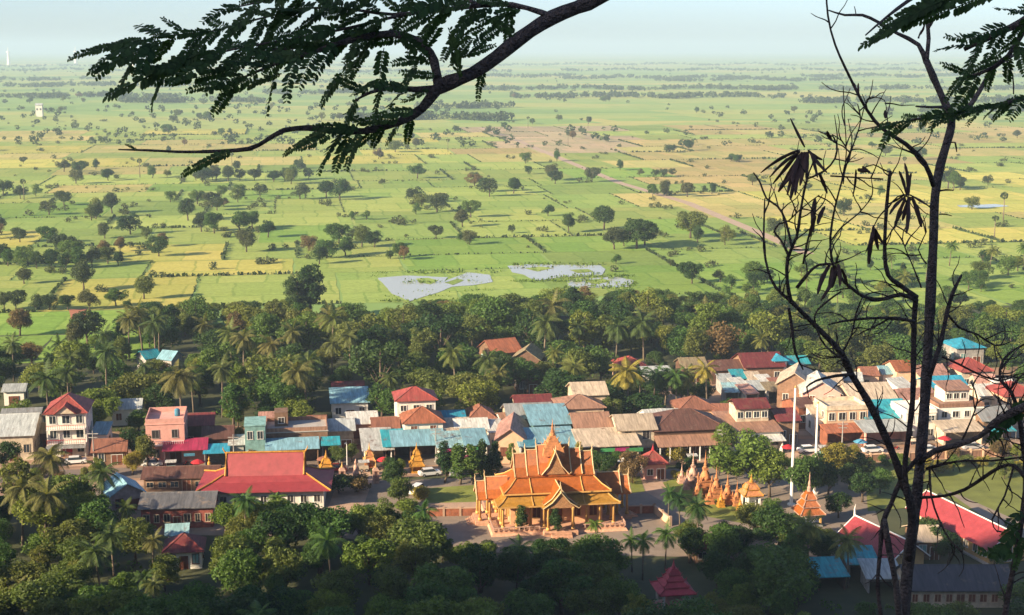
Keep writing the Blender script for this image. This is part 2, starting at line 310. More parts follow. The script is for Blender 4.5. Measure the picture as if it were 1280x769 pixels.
def hill_z(x, y):
    i = int(np.clip(np.searchsorted(HX, x) - 1, 0, len(HX) - 2)); j = int(np.clip(np.searchsorted(HY, y) - 1, 0, len(HY) - 2))
    if y > HY[-1] or y < HY[0]: return 0.0
    tx = (x - HX[i]) / (HX[i+1] - HX[i]); ty = (y - HY[j]) / (HY[j+1] - HY[j])
    return float((HH[j,i]*(1-tx)+HH[j,i+1]*tx)*(1-ty) + (HH[j+1,i]*(1-tx)+HH[j+1,i+1]*tx)*ty)

S_ = 30000
mbg = MB(); mbg.add([(-S_,-S_,0),(S_,-S_,0),(S_,S_,0),(-S_,S_,0)], [(0,1,2,3)]); tag(mbg.build('ground', 'plain'), 'wide flat plain of far rice fields fading to the horizon', None, None, 'structure')
# under the village wood and the foot of the hill
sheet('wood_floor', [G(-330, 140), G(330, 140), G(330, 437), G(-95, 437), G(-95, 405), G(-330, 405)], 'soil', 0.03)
sheet('village_ground', [G(-190, 272), G(230, 272), G(230, 346), G(95, 346), G(80, 318), G(-190, 314)], 'dirt', 0.06)
ROAD = [(-260, 607), (180, 591), (600, 573), (1060, 553), (1600, 530)]
ribbon('road', ROAD, 7.5, 'asphalt', 0.10)
for k, off in enumerate((-1, 1)):
    pts = [(a, b + off * 13.5) for a, b in ROAD]
    ribbon('road_shoulder', pts, 3.5, 'pathway', 0.085)
sheet_px('temple_yard', [(120, 606), (520, 600), (1075, 577), (1110, 690), (1000, 700), (560, 690), (420, 672), (120, 668)], 'yard', 0.08)
sheet_px('lawn', [(1080, 584), (1400, 572), (1400, 700), (1262, 668), (1175, 616), (1150, 634), (1085, 640)], 'lawn', 0.10)
sheet_px('lawn', [(532, 611), (606, 606), (600, 628), (535, 631)], 'lawn', 0.10)
sheet_px('lawn', [(786, 597), (800, 596), (806, 615), (790, 617)], 'lawn', 0.10)
sheet_px('lawn', [(828, 604), (850, 596), (960, 640), (930, 655), (850, 640)], 'lawn', 0.10)
sheet_px('path', [(800, 596), (828, 603), (850, 640), (808, 616)], 'pathway', 0.104)
sheet_px('path', [(424, 596), (468, 594), (452, 640), (405, 650)], 'pathway', 0.104)
sheet_px('path', [(1180, 612), (1205, 622), (1300, 664), (1300, 690), (1262, 670)], 'yard', 0.104)
sheet_px('path', [(1035, 566), (1290, 552), (1290, 570), (1070, 580)], 'pathway', 0.104)
sheet_px('path', [(520, 630), (602, 628), (602, 635), (520, 637)], 'pathway', 0.104)

def banked(pxs, seed, amp=.9):
    r = random.Random(seed); out = []
    for (x0, y0), (x1, y1) in zip(pxs, pxs[1:] + pxs[:1]):
        n = max(2, int(math.hypot(x1-x0, (y1-y0)*4) / 9))
        for i in range(n):
            t = i/n; out.append((x0+(x1-x0)*t + r.uniform(-amp, amp)*1.5*(i > 0), y0+(y1-y0)*t + r.uniform(-amp, amp)*.55*(i > 0)))
    return out
PONDS = []
def pond(pxs, seed):
    PONDS.append((min(q[0] for q in pxs), max(q[0] for q in pxs), min(q[1] for q in pxs), max(q[1] for q in pxs))); return sheet_px('pond_water', banked(pxs, seed, .4), 'pond_water', 0.16)
# ponds in the paddies, open water shining with the sky
pond([(472, 348), (505, 345), (560, 347), (556, 352), (585, 341), (612, 344), (616, 353), (592, 357), (565, 359), (548, 366), (512, 377), (490, 368)], 1)
pond([(634, 333), (660, 331), (750, 332), (757, 337), (752, 345), (700, 347), (668, 352), (655, 344), (640, 341)], 2)
pond([(708, 351), (770, 346), (792, 351), (788, 359), (712, 361)], 3)
pond([(1196, 257), (1245, 255.5), (1262, 258), (1235, 260), (1200, 259.5)], 4)
for k_, pts_ in enumerate(([(520, 349), (535, 348), (548, 351), (538, 356), (524, 354)], [(556, 354), (572, 349), (580, 351), (566, 357)], [(656, 336), (676, 334), (690, 336), (672, 340)], [(712, 338), (735, 337), (742, 340), (722, 342)], [(730, 352), (752, 349), (764, 352), (744, 356)])):
    sheet_px('pond_grass', banked(pts_, 40 + k_, .5), 'field_green', 0.22)
LAND += [(545, 357, 'curved pale pond'), (695, 340, 'wide square pond'), (752, 354, 'narrow pond by the wood'), (1232, 258, 'thin far pond')]
ribbon('dirt_track', [(1010, 318), (960, 296), (900, 271), (860, 254), (775, 229), (700, 198), (640, 173), (600, 160)], 6.0, mat('track', (0.42, 0.31, 0.22), worldco=True, scale=0.3, var=0.15), 0.13)
sheet_px('dirt_patch', [(86, 387), (109, 386), (103, 407), (90, 406)], mat('red_earth', (0.42, 0.17, 0.10), worldco=True, scale=0.3, var=0.15), 0.13)
LAND += [(860, 254, 'diagonal dirt track'), (97, 396, 'red earth patch')]

# paddies: each one a sheet of its own between low bunds
def field_kind(px, py, rnd):
    r = rnd.random()
    if py > 384: return 'vivid'
    if py > 312:
        if px < 150: return 'lime' if r < 0.6 else 'green'
        if px < 305: return 'yellow' if r < 0.75 else 'lime'
        if px < 440: return 'lime'
        if 440 < px < 585 and py < 350: return 'gold' if r < 0.8 else 'tan'
        return 'green' if r < 0.5 else 'vivid'
    if py > 210:
        if px > 960: return 'yellow' if r < 0.5 else 'lime' if r < 0.8 else 'gold'
        if px > 850 and py < 265: return 'tan' if r < 0.25 else 'gold' if r < 0.6 else 'lime' if r < .85 else 'pink'
        if px < 180 and py < 260: return 'lime' if r < 0.5 else 'gold' if r < 0.7 else 'green'
        return 'green' if r < 0.42 else 'vivid' if r < 0.62 else 'lime' if r < 0.92 else 'yellow'
    if 640 < px < 770 and 160 < py < 190: return 'pink'
    if px > 590: return 'tan' if r < 0.25 else 'gold' if r < 0.5 else 'lime' if r < 0.8 else 'green'
    if px < 330: return 'gold' if r < 0.28 else 'yellow' if r < 0.42 else 'lime' if r < 0.8 else 'tan' if r < 0.86 else 'green'
    return 'lime' if r < 0.45 else 'green' if r < 0.7 else 'yellow' if r < 0.9 else 'gold'
rf = random.Random(21)
EDGES = []
v = 392.0; nf = 0
while v < 1500:
    hgt = rf.uniform(34, 62) * (0.72 + v / 1300.0)
    half = v * 0.40 + 40
    u = -half - rf.uniform(0, 30) + v * math.tan(GRID) * 0.98
    end = half + v * math.tan(GRID) * 0.98
    while u < end:
        w = rf.uniform(24, 62) * (0.62 + v / 1150.0)
        c = G(u + w / 2, v + hgt / 2); px, py, _ = proj(c)
        n0 = proj(G(u + w / 2, v))[1]
        ok = -80 < px < 1360 and (py < 380 or (px < 160 and py < 440))
        if ok:
            g = 0.45; j = lambda: rf.uniform(-1.2, 1.2)
            pts = []
            for (a0, b0), (a1, b1) in (((u+g, v+g), (u+w-g, v+g)), ((u+w-g, v+g), (u+w-g, v+hgt-g)), ((u+w-g, v+hgt-g), (u+g, v+hgt-g)), ((u+g, v+hgt-g), (u+g, v+g))):
                nn = max(2, int(math.hypot(a1-a0, b1-b0) / 9))
                for q in range(nn): k_ = q / nn; pts.append(G(a0+(a1-a0)*k_ + rf.uniform(-.55, .55), b0+(b1-b0)*k_ + rf.uniform(-.7, .7)))
            o = sheet('rice_field', pts, 'field_' + field_kind(px, py, rf), 0.07 + 0.0001 * nf); nf += 1
            if any(q[0]-25 < px < q[1]+25 and q[2]-9 < py < q[3]+6 for q in PONDS): u += w; continue
            if rf.random() < 0.55: EDGES.append((G(u, v), G(u, v + hgt)))
            if rf.random() < 0.45: EDGES.append((G(u, v), G(u + w, v)))
        u += w
    v += hgt
# ------------------------------------------------------------------ buildings
_cache = {}
def shared(key, fn):
    if key not in _cache: _cache[key] = fn()
    return _cache[key]
def pane_mesh(w, h, m='glass'): return shared(('pane', w, h, m), lambda: MB().box(-w/2, w/2, -0.02, 0.02, 0, h).mesh('pane', m))
def frame_mesh(w, h, m='white_paint'):
    def f():
        t = 0.09; b = MB()
        b.box(-w/2-t, w/2+t, -0.07, 0.02, h, h+t); b.box(-w/2-t-0.05, w/2+t+0.05, -0.12, 0.02, -t, 0); b.box(-w/2-t, -w/2, -0.07, 0.02, 0, h); b.box(w/2, w/2+t, -0.07, 0.02, 0, h); b.box(-0.03, 0.03, -0.05, 0.02, 0, h)
        return b.mesh('window_frame', m)
    return shared(('frame', w, h, m), f)
def window(root, x, y, z, w, h, rz=0.0, name='window', pm='glass', fm='white_paint'):
    o = obj(name, pane_mesh(round(w, 1), round(h, 1), pm), root, (x, y, z), rz); obj('frame', frame_mesh(round(w, 1), round(h, 1), fm), o); return o

def roof_mesh(kind, w, d, h, rise, o=0.55, t=0.14):
    b = MB()
    if kind == 'gable':
        s = rise / (d / 2); e = h - o * s
        b.prism_x([(-o, e), (d/2, h+rise), (d+o, e), (d+o, e+t), (d/2, h+rise+t), (-o, e+t)], -w/2-o, w/2+o)
    elif kind == 'gablef':
        s = rise / (w / 2); e = h - o * s
        b.prism_y([(-w/2-o, e), (0, h+rise), (w/2+o, e), (w/2+o, e+t), (0, h+rise+t), (-w/2-o, e+t)], -o, d+o)
    elif kind == 'shed':
        s = rise / d
        b.prism_x([(-o, h-o*s), (d+o, h+rise+o*s), (d+o, h+rise+o*s+t), (-o, h-o*s+t)], -w/2-o, w/2+o)
    elif kind == 'hip':
        k = min(w, d) / 2 * 0.96; x = max(w/2 - k, 0.1); y = max(d/2 - k, 0.1)
        b.frust((-w/2-o, w/2+o, -o, d+o), h, (-w/2-o, w/2+o, -o, d+o), h+t*0.7)
        b.frust((-w/2-o, w/2+o, -o, d+o), h+t*0.7+0.003, (-x, x, d/2-y, d/2+y), h+rise)
    elif kind == 'flat':
        b.box(-w/2-0.15, w/2+0.15, -0.15, d+0.15, h, h+0.2)
    return b
def ridge(b, p, q, r=0.13): b.tube([p, q], r, 5)
def house(px, py, wpx, d, h, roof, rise, rm, wm, label, name='house', cat='house', floors=1, nwin=3, rz=0.0, awn=None, sign=None, balcony=None, parapet=None, pm='glass', fm='white_paint', door=True, land=None, group=None, open_front=False, protect=True, caps=True, tank=None, o=0.55):
    p = P(px, py); w = wpx * proj(p)[2] / FPX; th = GRID + math.radians(rz)
    t = thing(name, label, cat, (p.x, p.y, 0), th, group)
    c, s = math.cos(th), math.sin(th)
    ctr = (p.x - s * d/2, p.y + c * d/2); FOOT.append((ctr[0], ctr[1], max(w, d) * 0.55 + 1.2))
    top = h + rise
    corners = [(p.x + c*a - s*b, p.y + s*a + c*b, z) for a in (-w/2, w/2) for b in (0, d) for z in (h * (0.35 if py > 545 else 0.9), top)]
    pr = [proj(q) for q in corners]
    if protect: PROTECT.append((min(q[0] for q in pr), max(q[0] for q in pr), min(q[1] for q in pr), max(q[1] for q in pr), min(q[2] for q in pr)))
    if land: LAND.append((px, py, land))
    b = MB()
    if open_front:
        b.box(-w/2, w/2, d-0.2, d, 0, h + (rise if roof == 'shed' else 0)); b.box(-w/2, -w/2+0.2, 0, d-0.2, 0, h); b.box(w/2-0.2, w/2, 0, d-0.2, 0, h)
    elif roof == 'gable': b.prism_x([(0, 0), (d, 0), (d, h), (d/2, h+rise), (0, h)], -w/2, w/2)
    elif roof == 'gablef': b.prism_y([(-w/2, 0), (w/2, 0), (w/2, h), (0, h+rise), (-w/2, h)], 0, d)
    elif roof == 'shed': b.prism_x([(0, 0), (d, 0), (d, h+rise), (0, h)], -w/2, w/2)
    else: b.box(-w/2, w/2, 0, d, 0, h)
    b.build('wall', wm, t)
    ro = roof_mesh(roof, w, d, h, rise, o).build('roof', rm, t)
    if caps and roof in ('gable', 'gablef', 'hip'):
        k = MB()
        if roof == 'gable': ridge(k, (-w/2-o-.05, d/2, h+rise+.1), (w/2+o+.05, d/2, h+rise+.1))
        elif roof == 'gablef': ridge(k, (0, -o-.05, h+rise+.1), (0, d+o+.05, h+rise+.1))
        else:
            kk = min(w, d)/2*0.96; x = max(w/2-kk, .1); y = max(d/2-kk, .1)
            ridge(k, (-x, d/2-y, h+rise), (x, d/2+y, h+rise), .1)
            for sx in (-1, 1):
                ridge(k, (sx*(w/2+o), -o, h+.12), (sx*x, d/2-y, h+rise), .1)
        k.build('ridge_cap', rm, ro)
    fh = h / floors; fm_ = fm if fm != 'white_paint' or R.random() < .35 else R.choice(['grey_wall', wm, 'wood_shutter', 'beige_wall']); pm_ = pm if pm != 'glass' or R.random() < .4 else R.choice(['dark_opening', 'dark_opening', 'wood_shutter', 'turquoise_wall']); wk = R.uniform(.8, 1.25); fm = fm_; pm = pm_
    for fl in range(floors):
        z0 = fl * fh; wh = min(1.4, fh * 0.45) * wk; zz = z0 + fh * 0.32
        if fl == 0 and open_front: continue
        for i in range(nwin):
            x = -w/2 + w * (i + 0.5) / nwin
            if fl == 0 and door and i == nwin // 2:
                dd = obj('door', pane_mesh(round(min(2.2, w/nwin*0.7), 1), 2.2, 'wood_shutter'), t, (x, -0.04, 0.02)); obj('door_frame', frame_mesh(round(min(2.2, w/nwin*0.7), 1), 2.2, fm), dd); continue
            window(t, x, -0.03, zz, min(1.3, w/nwin*0.55) * R.uniform(.8, 1.15), wh, pm=pm, fm=fm)
        for i in range(max(1, int(d // 4))):
            n2 = max(1, int(d // 4)); y = d * (i + 0.5) / n2
            window(t, -w/2-0.03, y, zz, 1.1, wh, -math.pi/2, pm=pm, fm=fm)
            if px < 640: window(t, w/2+0.03, y, zz, 1.1, wh, math.pi/2, pm=pm, fm=fm)
    if parapet:
        q = MB(); z = h + 0.2; hp = parapet[0]
        q.box(-w/2, w/2, 0, .18, z, z+hp); q.box(-w/2, w/2, d-.18, d, z, z+hp); q.box(-w/2, -w/2+.18, .18, d-.18, z, z+hp); q.box(w/2-.18, w/2, .18, d-.18, z, z+hp); q.build('parapet', parapet[1], t)
    if balcony:
        for fl in range(1, floors):
            z = fl * fh; MB().box(-w/2+.1, w/2-.1, -1.3, -0.01, z-.12, z).build('balcony', balcony[0], t)
            q = MB(); q.box(-w/2+.1, w/2-.1, -1.3, -1.22, z+.8, z+.9)
            n = int(w / .45)
            for i in range(n + 1):
                x = -w/2+.14 + (w-.36) * i / n; q.box(x, x+.06, -1.29, -1.23, z, z+.8)
            q.build('railing', balcony[1], t)
            for sx in (-1, 1): MB().box(sx*(w/2-.3)-.12, sx*(w/2-.3)+.12, -1.2, -.96, (fl-1)*fh, z-.12).build('pillar', wm, t)
    if awn:      # (z, depth, material, x0, x1)
        z, dp, am = awn[:3]; x0, x1 = (awn[3], awn[4]) if len(awn) > 3 else (-w/2, w/2)
        MB().prism_x([(-dp, z-dp*.22), (-.02, z), (-.02, z+.1), (-dp, z-dp*.22+.1)], x0, x1).build('awning', am, t)
        for x in (x0+.15, (x0+x1)/2, x1-.15): MB().box(x-.05, x+.05, -dp+.1, -dp+.2, 0, z-dp*.22).build('post', 'steel', t)
    if sign:     # list of (x centre fraction, width m, z, height, material)
        for fx, sw, z, hh, sm in sign: MB().box(fx*w/2-sw/2, fx*w/2+sw/2, -.16, -.04, z, z+hh).build('shop_sign', sm, t)
    if tank:
        q = MB().lathe([(.55, h+.2), (.6, h+.5), (.6, h+1.5), (.35, h+1.75)], 12, (tank*w/2, d*.6)); q.build('water_tank', 'tank_blue', t)
    return t, w

H_ = house
# north side of the road, from the left edge of the photo to the right
H_(10, 577, 62, 14, 5.6, 'gable', 2.6, 'lightgrey_roof', 'cream_wall', 'large cream shed with pale metal roof at the left edge', nwin=4, name='shed', cat='shed', land='big pale-roofed shed')
H_(26, 549, 44, 8, 4.5, 'gable', 1.4, 'grey_roof', 'grey_wall', 'low grey-roofed shed behind the big cream shed', nwin=2, name='shed', cat='shed', caps=False)
t, w = H_(85, 571, 48, 10, 9.3, 'hip', 3.0, 'red_roof', 'white_wall', 'white three-storey house with red hip roof and balconies', floors=3, nwin=3, balcony=('white_paint', 'sign_red'), sign=[(0, 2.0, 1.0, .9, 'sign_red')], awn=(3.0, 2.6, 'grey_roof'), land='three-storey white house')
q = MB(); q.prism_y([(-1.9, 9.45), (1.9, 9.45), (0, 11.0)], -0.9, 2.5); pd = q.build('front_gable', 'cream_wall', t); MB().prism_y([(-2.3, 9.3), (-2.3, 9.42), (0, 11.25), (2.3, 9.42), (2.3, 9.3), (0, 11.12)], -1.2, 3).build('gable_roof', 'red_roof', pd)
H_(137, 582, 38, 6, 3.2, 'gable', 1.6, 'rust_roof', 'brown_wall', 'low rust-red tiled shop shed beside the three-storey white house', nwin=2, name='shed', cat='shed', land='low rust-red shed')
H_(158, 532, 34, 6, 4.0, 'gable', 1.4, 'lightgrey_roof', 'white_wall', 'small pale-roofed house among palms behind the rust-red shed', nwin=2, caps=False)
H_(208, 579, 47, 10, 8.2, 'flat', 0, 'pink_wall', 'pink_wall', 'pink two-storey house with roof terrace and blue water tank', floors=2, nwin=2, parapet=(1.0, 'pink_wall'), balcony=('white_paint', 'white_paint'), tank=.55, land='pink two-storey house')
H_(232, 584, 52, 4, 3.6, 'shed', 1.1, 'magenta_roof', 'pink_wall', 'shop stall with magenta sheet roof below the pink house', name='shop_stall', cat='stall', nwin=3, open_front=True, sign=[(.2, 2.2, 2.3, .6, 'tank_blue')], o=.3, land='magenta-roofed stall')
H_(248, 562, 36, 8, 5.4, 'gable', 1.5, 'maroon_roof', 'wood_wall', 'dark wooden house with maroon roof right behind the pink house', nwin=2)
H_(273, 574, 34, 7, 4.6, 'gable', 1.5, 'brown_roof', 'wood_wall', 'brown-roofed wooden house between the magenta stall and turquoise house', nwin=2)
H_(271, 585, 30, 4, 3.1, 'shed', .7, 'blue_roof', 'grey_wall', 'small stall with bright blue roof next to the magenta one', name='shop_stall', cat='stall', open_front=True, o=.25, land='small blue stall')
H_(297, 578, 16, 5, 3.8, 'shed', .5, 'white_roof', 'grey_wall', 'narrow white-roofed lean-to left of the turquoise house', name='lean_to', cat='shed', nwin=1)
H_(320, 580, 25, 7, 8.0, 'flat', 0, 'turquoise_wall', 'turquoise_wall', 'narrow turquoise house with flat roof', floors=2, nwin=2, land='narrow turquoise house')
t, w = H_(372, 573, 76, 9, 5.6, 'flat', 0, 'concrete', 'brown_wall', 'unfinished brown building with open roof terrace', floors=1, nwin=5, parapet=(.8, 'terracotta_roof'), land='unfinished brown building')
MB().box(-w*.36, -w*.14, 4.5, 8.5, 5.8, 8.8).build('stair_tower', 'brown_wall', t); window(t, -w*.25, 4.47, 6.5, 1.2, 1.2, pm='dark_opening')
H_(366, 583, 64, 4.5, 3.6, 'shed', 1.0, 'lightblue_roof', 'brown_wall', 'long shop front with light blue sheet roof before the brown building', name='shop_stall', cat='stall', open_front=True, o=.3, land='long light blue shop roof')
H_(414, 579, 22, 4, 3.8, 'shed', .6, 'turquoise_roof', 'grey_wall', 'short turquoise lean-to roof at the end of the light blue shop', name='lean_to', cat='shed', open_front=True, o=.2)
H_(424, 563, 36, 9, 4.4, 'gable', 1.3, 'lightgrey_roof', 'beige_wall', 'shed with pale grey metal roof right of the brown building', name='shed', cat='shed', nwin=2, caps=False)
H_(454, 556, 34, 9, 4.8, 'gable', 1.4, 'white_roof', 'beige_wall', 'shed with whitish metal roof behind two round roadside trees', name='shed', cat='shed', nwin=2, caps=False)
H_(473, 581, 34, 10, 3.2, 'shed', 1.6, 'white_roof', 'white_wall', 'shop with long white sloping roof facing the road', name='shop', cat='shop', nwin=3, open_front=True, land='white sloping shop roof')
H_(483, 562, 30, 7, 4.6, 'gable', 1.5, 'rust_roof', 'brick_wall', 'brick-red tiled roof house beside the red double-roofed villa', nwin=2)
H_(498, 579, 32, 8, 3.7, 'shed', 1.1, 'turquoise_roof', 'wood_wall', 'dark shop with turquoise sheet roof below the red villa', name='shop', cat='shop', open_front=True)
H_(521, 555, 48, 8, 9.6, 'hip', 2.2, 'red_roof', 'white_wall', 'rear block of the red-roofed villa, the taller of the two', floors=3, nwin=3)
H_(530, 567, 48, 8, 6.6, 'hip', 2.6, 'orange_roof', 'white_wall', 'white villa with orange-red hip roof above the blue shop roofs', floors=2, nwin=2, pm='wood_shutter', land='red-roofed white villa')
H_(524, 579, 62, 6, 3.9, 'shed', 1.3, 'lightblue_roof', 'wood_wall', 'wide light blue shop roof in front of the red villa', name='shop', cat='shop', open_front=True, land='wide light blue shop roof')
H_(566, 555, 30, 8, 5.2, 'gable', 1.2, 'blue_roof', 'white_wall', 'blue-roofed house just right of the red villa', nwin=2, caps=False)
H_(571, 567, 34, 6, 4.8, 'shed', 1.1, 'cream_roof', 'beige_wall', 'cream sheet-roofed house between the villa and the cyan shop', nwin=3)
H_(566, 582, 34, 7, 4.0, 'shed', 1.1, 'cyan_roof', 'white_wall', 'shop with pale cyan roof and magenta sign', name='shop', cat='shop', nwin=3, open_front=True, sign=[(.1, 3.6, 3.0, .8, 'sign_magenta')], land='pale cyan shop roof')
H_(596, 581, 26, 7, 4.3, 'shed', 1.2, 'lightblue_roof', 'white_wall', 'narrow shop with light blue roof and green sign', name='shop', cat='shop', open_front=True, sign=[(0, 3.0, 3.2, .7, 'sign_green')])
H_(590, 564, 38, 6, 5.0, 'gable', 1.3, 'white_roof', 'beige_wall', 'white-roofed house behind the narrow light blue shop', nwin=3)
H_(603, 552, 32, 8, 5.0, 'hip', 2.2, 'rust_roof', 'grey_wall', 'rust hip-roofed house at the foot of the wood', nwin=2)
H_(638, 580, 34, 13, 5.4, 'gablef', 2.0, 'pinkish_roof', 'peach_wall', 'pinkish gabled house with its end to the road', nwin=2, rz=-12, land='pinkish gabled house')
H_(664, 556, 56, 9, 6.0, 'gable', 2.0, 'grey_roof', 'beige_wall', 'long house with grey metal roof behind the light blue roofs', nwin=4)
H_(668, 540, 44, 7, 6.0, 'gable', 1.6, 'maroon_roof', 'beige_wall', 'maroon-roofed house farther back, left of the beige villa', nwin=3)
H_(689, 566, 48, 9, 6.3, 'shed', 1.7, 'lightblue_roof', 'turquoise_wall', 'tall shop with large light blue sheet roof', name='shop', cat='shop', floors=2, nwin=3, land='large light blue roof')
H_(670, 583, 38, 8, 4.3, 'shed', 1.4, 'lightblue_roof', 'grey_wall', 'low light blue shop roof right of the pinkish gabled house', name='shop', cat='shop', open_front=True, sign=[(-.4, 3, 4.5, 1.2, 'tank_blue')])
H_(708, 584, 27, 9, 4.2, 'shed', 1.6, 'lightblue_roof', 'grey_wall', 'light blue lean-to shop roof right behind the temple spire', name='shop', cat='shop', open_front=True)
H_(728, 552, 54, 9, 7.4, 'hip', 2.0, 'terracotta_roof', 'beige_wall', 'beige two-storey villa with low terracotta roof', floors=2, nwin=3, pm='dark_opening', land='beige terracotta villa')
H_(738, 541, 40, 8, 8.8, 'gable', 1.8, 'cream_roof', 'beige_wall', 'pale-roofed block rising behind the beige villa', floors=2, nwin=2, caps=False)
H_(741, 567, 44, 8, 5.9, 'gable', 1.9, 'terracotta_roof', 'beige_wall', 'beige house with faded terracotta roof below the villa', floors=2, nwin=3, pm='dark_opening')
H_(776, 566, 26, 6, 5.6, 'gable', 1.5, 'darkgrey_roof', 'beige_wall', 'narrow dark striped roof between terracotta house and cream barn', nwin=2)
H_(762, 583, 74, 7, 4.4, 'shed', 1.5, 'cream_roof', 'cream_wall', 'long cream shop row with green and magenta signs', name='shop', cat='shop', floors=1, nwin=5, open_front=True, sign=[(-.05, 3.4, 3.1, .9, 'sign_green'), (.42, 3.0, 3.1, .9, 'sign_magenta'), (.85, 3.6, 2.9, .8, 'sign_green')], land='long cream shop row')
H_(796, 573, 46, 9, 6.3, 'gable', 2.0, 'cream_roof', 'cream_wall', 'cream barn-like house with pale roof', floors=2, nwin=2, pm='dark_opening', caps=False, land='cream barn-like house')
t, w = H_(862, 570, 92, 12, 5.6, 'hip', 3.0, 'brown_roof', 'wood_wall', 'long market hall with big dark brown hip roof', name='market_hall', cat='hall', nwin=6, land='dark brown market hall')
MB().prism_x([(-4.2, 3.3), (-.05, 4.6), (-.05, 4.72), (-4.2, 3.42)], -w/2-.2, w/2+.2).build('front_canopy', 'terracotta_roof', t)
for i in range(8): MB().box(-w/2+.2+i*(w-.6)/7, -w/2+.4+i*(w-.6)/7, -4.0, -3.8, 0, 3.35).build('post', 'white_paint', t)
H_(872, 543, 46, 8, 5.6, 'hip', 2.2, 'rust_roof', 'peach_wall', 'peach house with rust hip roof behind the market hall', nwin=3, land='rust hip-roofed peach house')
t, w = H_(943, 565, 66, 11, 4.4, 'shed', 1.5, 'terracotta_roof', 'white_wall', 'white two-storey house with terrace and terracotta roofs', floors=1, nwin=5, land='white terraced house')
MB().box(-w*.22, w*.42, 5.2, 10.5, 4, 8.3).build('upper_storey', 'cream_wall', t); rr = MB().prism_x([(4.6, 8.1), (7.9, 9.6), (11.2, 8.1), (11.2, 8.22), (7.9, 9.75), (4.6, 8.22)], -w*.25, w*.45).build('upper_roof', 'maroon_roof', t)
for i in range(4): window(t, -w*.14+i*w*.16, 5.17, 6.1, 1.2, 1.3)
H_(964, 568, 30, 6, 3.0, 'shed', 1.2, 'white_roof', 'white_wall', 'white sloping porch roof against the terraced house', name='porch', cat='porch', open_front=True)
H_(985, 556, 26, 8, 5.5, 'gable', 1.5, 'maroon_roof', 'brown_wall', 'maroon-roofed house behind the taller flagpole', nwin=2)
# market roofs behind
mk = [(910, 494, 'lightgrey', 'pale grey tin stall roof at the left end of the market'), (925, 488, 'turquoise', 'turquoise tin stall roof of the market'), (930, 499, 'white', 'white tin stall roof in the front row of the market'), (945, 491, 'cream', 'cream tin stall roof in the middle of the market'), (950, 503, 'lightgrey', 'grey tin stall roof beside the terraced house'),
      (962, 495, 'white', 'white tin stall roof before the maroon market roof'), (968, 505, 'tan', 'tan tin stall roof nearest to the terraced house'), (940, 508, 'pinkish', 'pinkish tin stall roof in the lowest row of the market'), (915, 506, 'cyan', 'pale cyan tin stall roof by the palm'), (978, 499, 'rust', 'rusty tin stall roof beside the white barn')]
for px, py, c, lb in mk:
    H_(px, py, 17, 6, 3.0, 'shed', .9, c + '_roof', 'grey_wall', lb, name='market_stall', cat='stall', nwin=1, open_front=True, o=.2, rz=R.uniform(-8, 8), group='tin-roofed stalls of the market')
LAND.append((940, 495, 'tin-roofed market'))
H_(912, 480, 46, 8, 3.8, 'gable', 1.5, 'brown_roof', 'wood_wall', 'long brown wooden house at the edge of the wood', nwin=3)
H_(955, 480, 50, 10, 4.6, 'gable', 2.4, 'maroon_roof', 'brown_wall', 'large maroon-roofed house behind the market', nwin=3, land='large maroon roof')
H_(975, 478, 16, 5, 5.6, 'hip', 1.3, 'blue_roof', 'white_wall', 'small house with blue roof behind the market', nwin=1, caps=False)
H_(998, 476, 24, 6, 4.6, 'gable', 1.2, 'turquoise_roof', 'wood_wall', 'small turquoise-roofed house behind the white barn', nwin=1)
H_(992, 512, 42, 12, 6.2, 'gablef', 2.6, 'cream_roof', 'brown_wall', 'barn with pale gabled roof above the flagpole', name='barn', cat='barn', nwin=2, rz=-25, land='pale gabled barn')
H_(1026, 524, 46, 11, 6.2, 'gablef', 2.6, 'white_roof', 'pink_wall', 'pinkish gabled house between barn and leaning branch', floors=2, nwin=2, rz=-15)
H_(1058, 548, 54, 8, 6.4, 'flat', 0, 'cream_wall', 'peach_wall', 'peach two-storey shop house with flat roof behind the bare tree', floors=2, nwin=4, parapet=(.8, 'cream_wall'), pm='dark_opening', land='peach flat-roofed shop house')
H_(1056, 559, 48, 4, 3.2, 'shed', .8, 'orange_roof', 'brick_wall', 'stall with orange sheet roof before the peach shop house', name='shop_stall', cat='stall', open_front=True, o=.2)
H_(1092, 528, 56, 12, 5.4, 'gable', 2.4, 'cream_roof', 'beige_wall', 'wide house with cream roof left of the bare trunk', nwin=4, caps=False, land='wide cream roof')
H_(1113, 546, 64, 8, 4.4, 'shed', 1.7, 'turquoise_roof', 'grey_wall', 'shop with vivid turquoise sheet roof left of the bare trunk', name='shop', cat='shop', open_front=True, land='vivid turquoise shop roof')
H_(1110, 558, 60, 5, 3.4, 'shed', .9, 'lightgrey_roof', 'pink_wall', 'low pale grey shop roof below the vivid turquoise one', name='shop', cat='shop', nwin=4, open_front=True)
H_(1150, 528, 44, 9, 5.0, 'gable', 1.8, 'pinkish_roof', 'cream_wall', 'pinkish-roofed house just behind the bare trunk', nwin=3)
H_(1150, 550, 40, 8, 6.0, 'flat', 0, 'white_wall', 'white_wall', 'white flat-roofed house partly hidden by the bare trunk', floors=2, nwin=3, parapet=(.7, 'white_wall'))
H_(1166, 490, 36, 8, 4.4, 'gable', 1.6, 'pinkish_roof', 'beige_wall', 'small pinkish house right of the bare trunk near the wood', nwin=2)
t, w = H_(1200, 545, 60, 10, 6.6, 'flat', 0, 'terracotta_roof', 'white_wall', 'white two-storey house with dark windows right of the bare trunk', floors=2, nwin=4, parapet=(.6, 'terracotta_roof'), pm='dark_opening', land='dark-windowed white house')
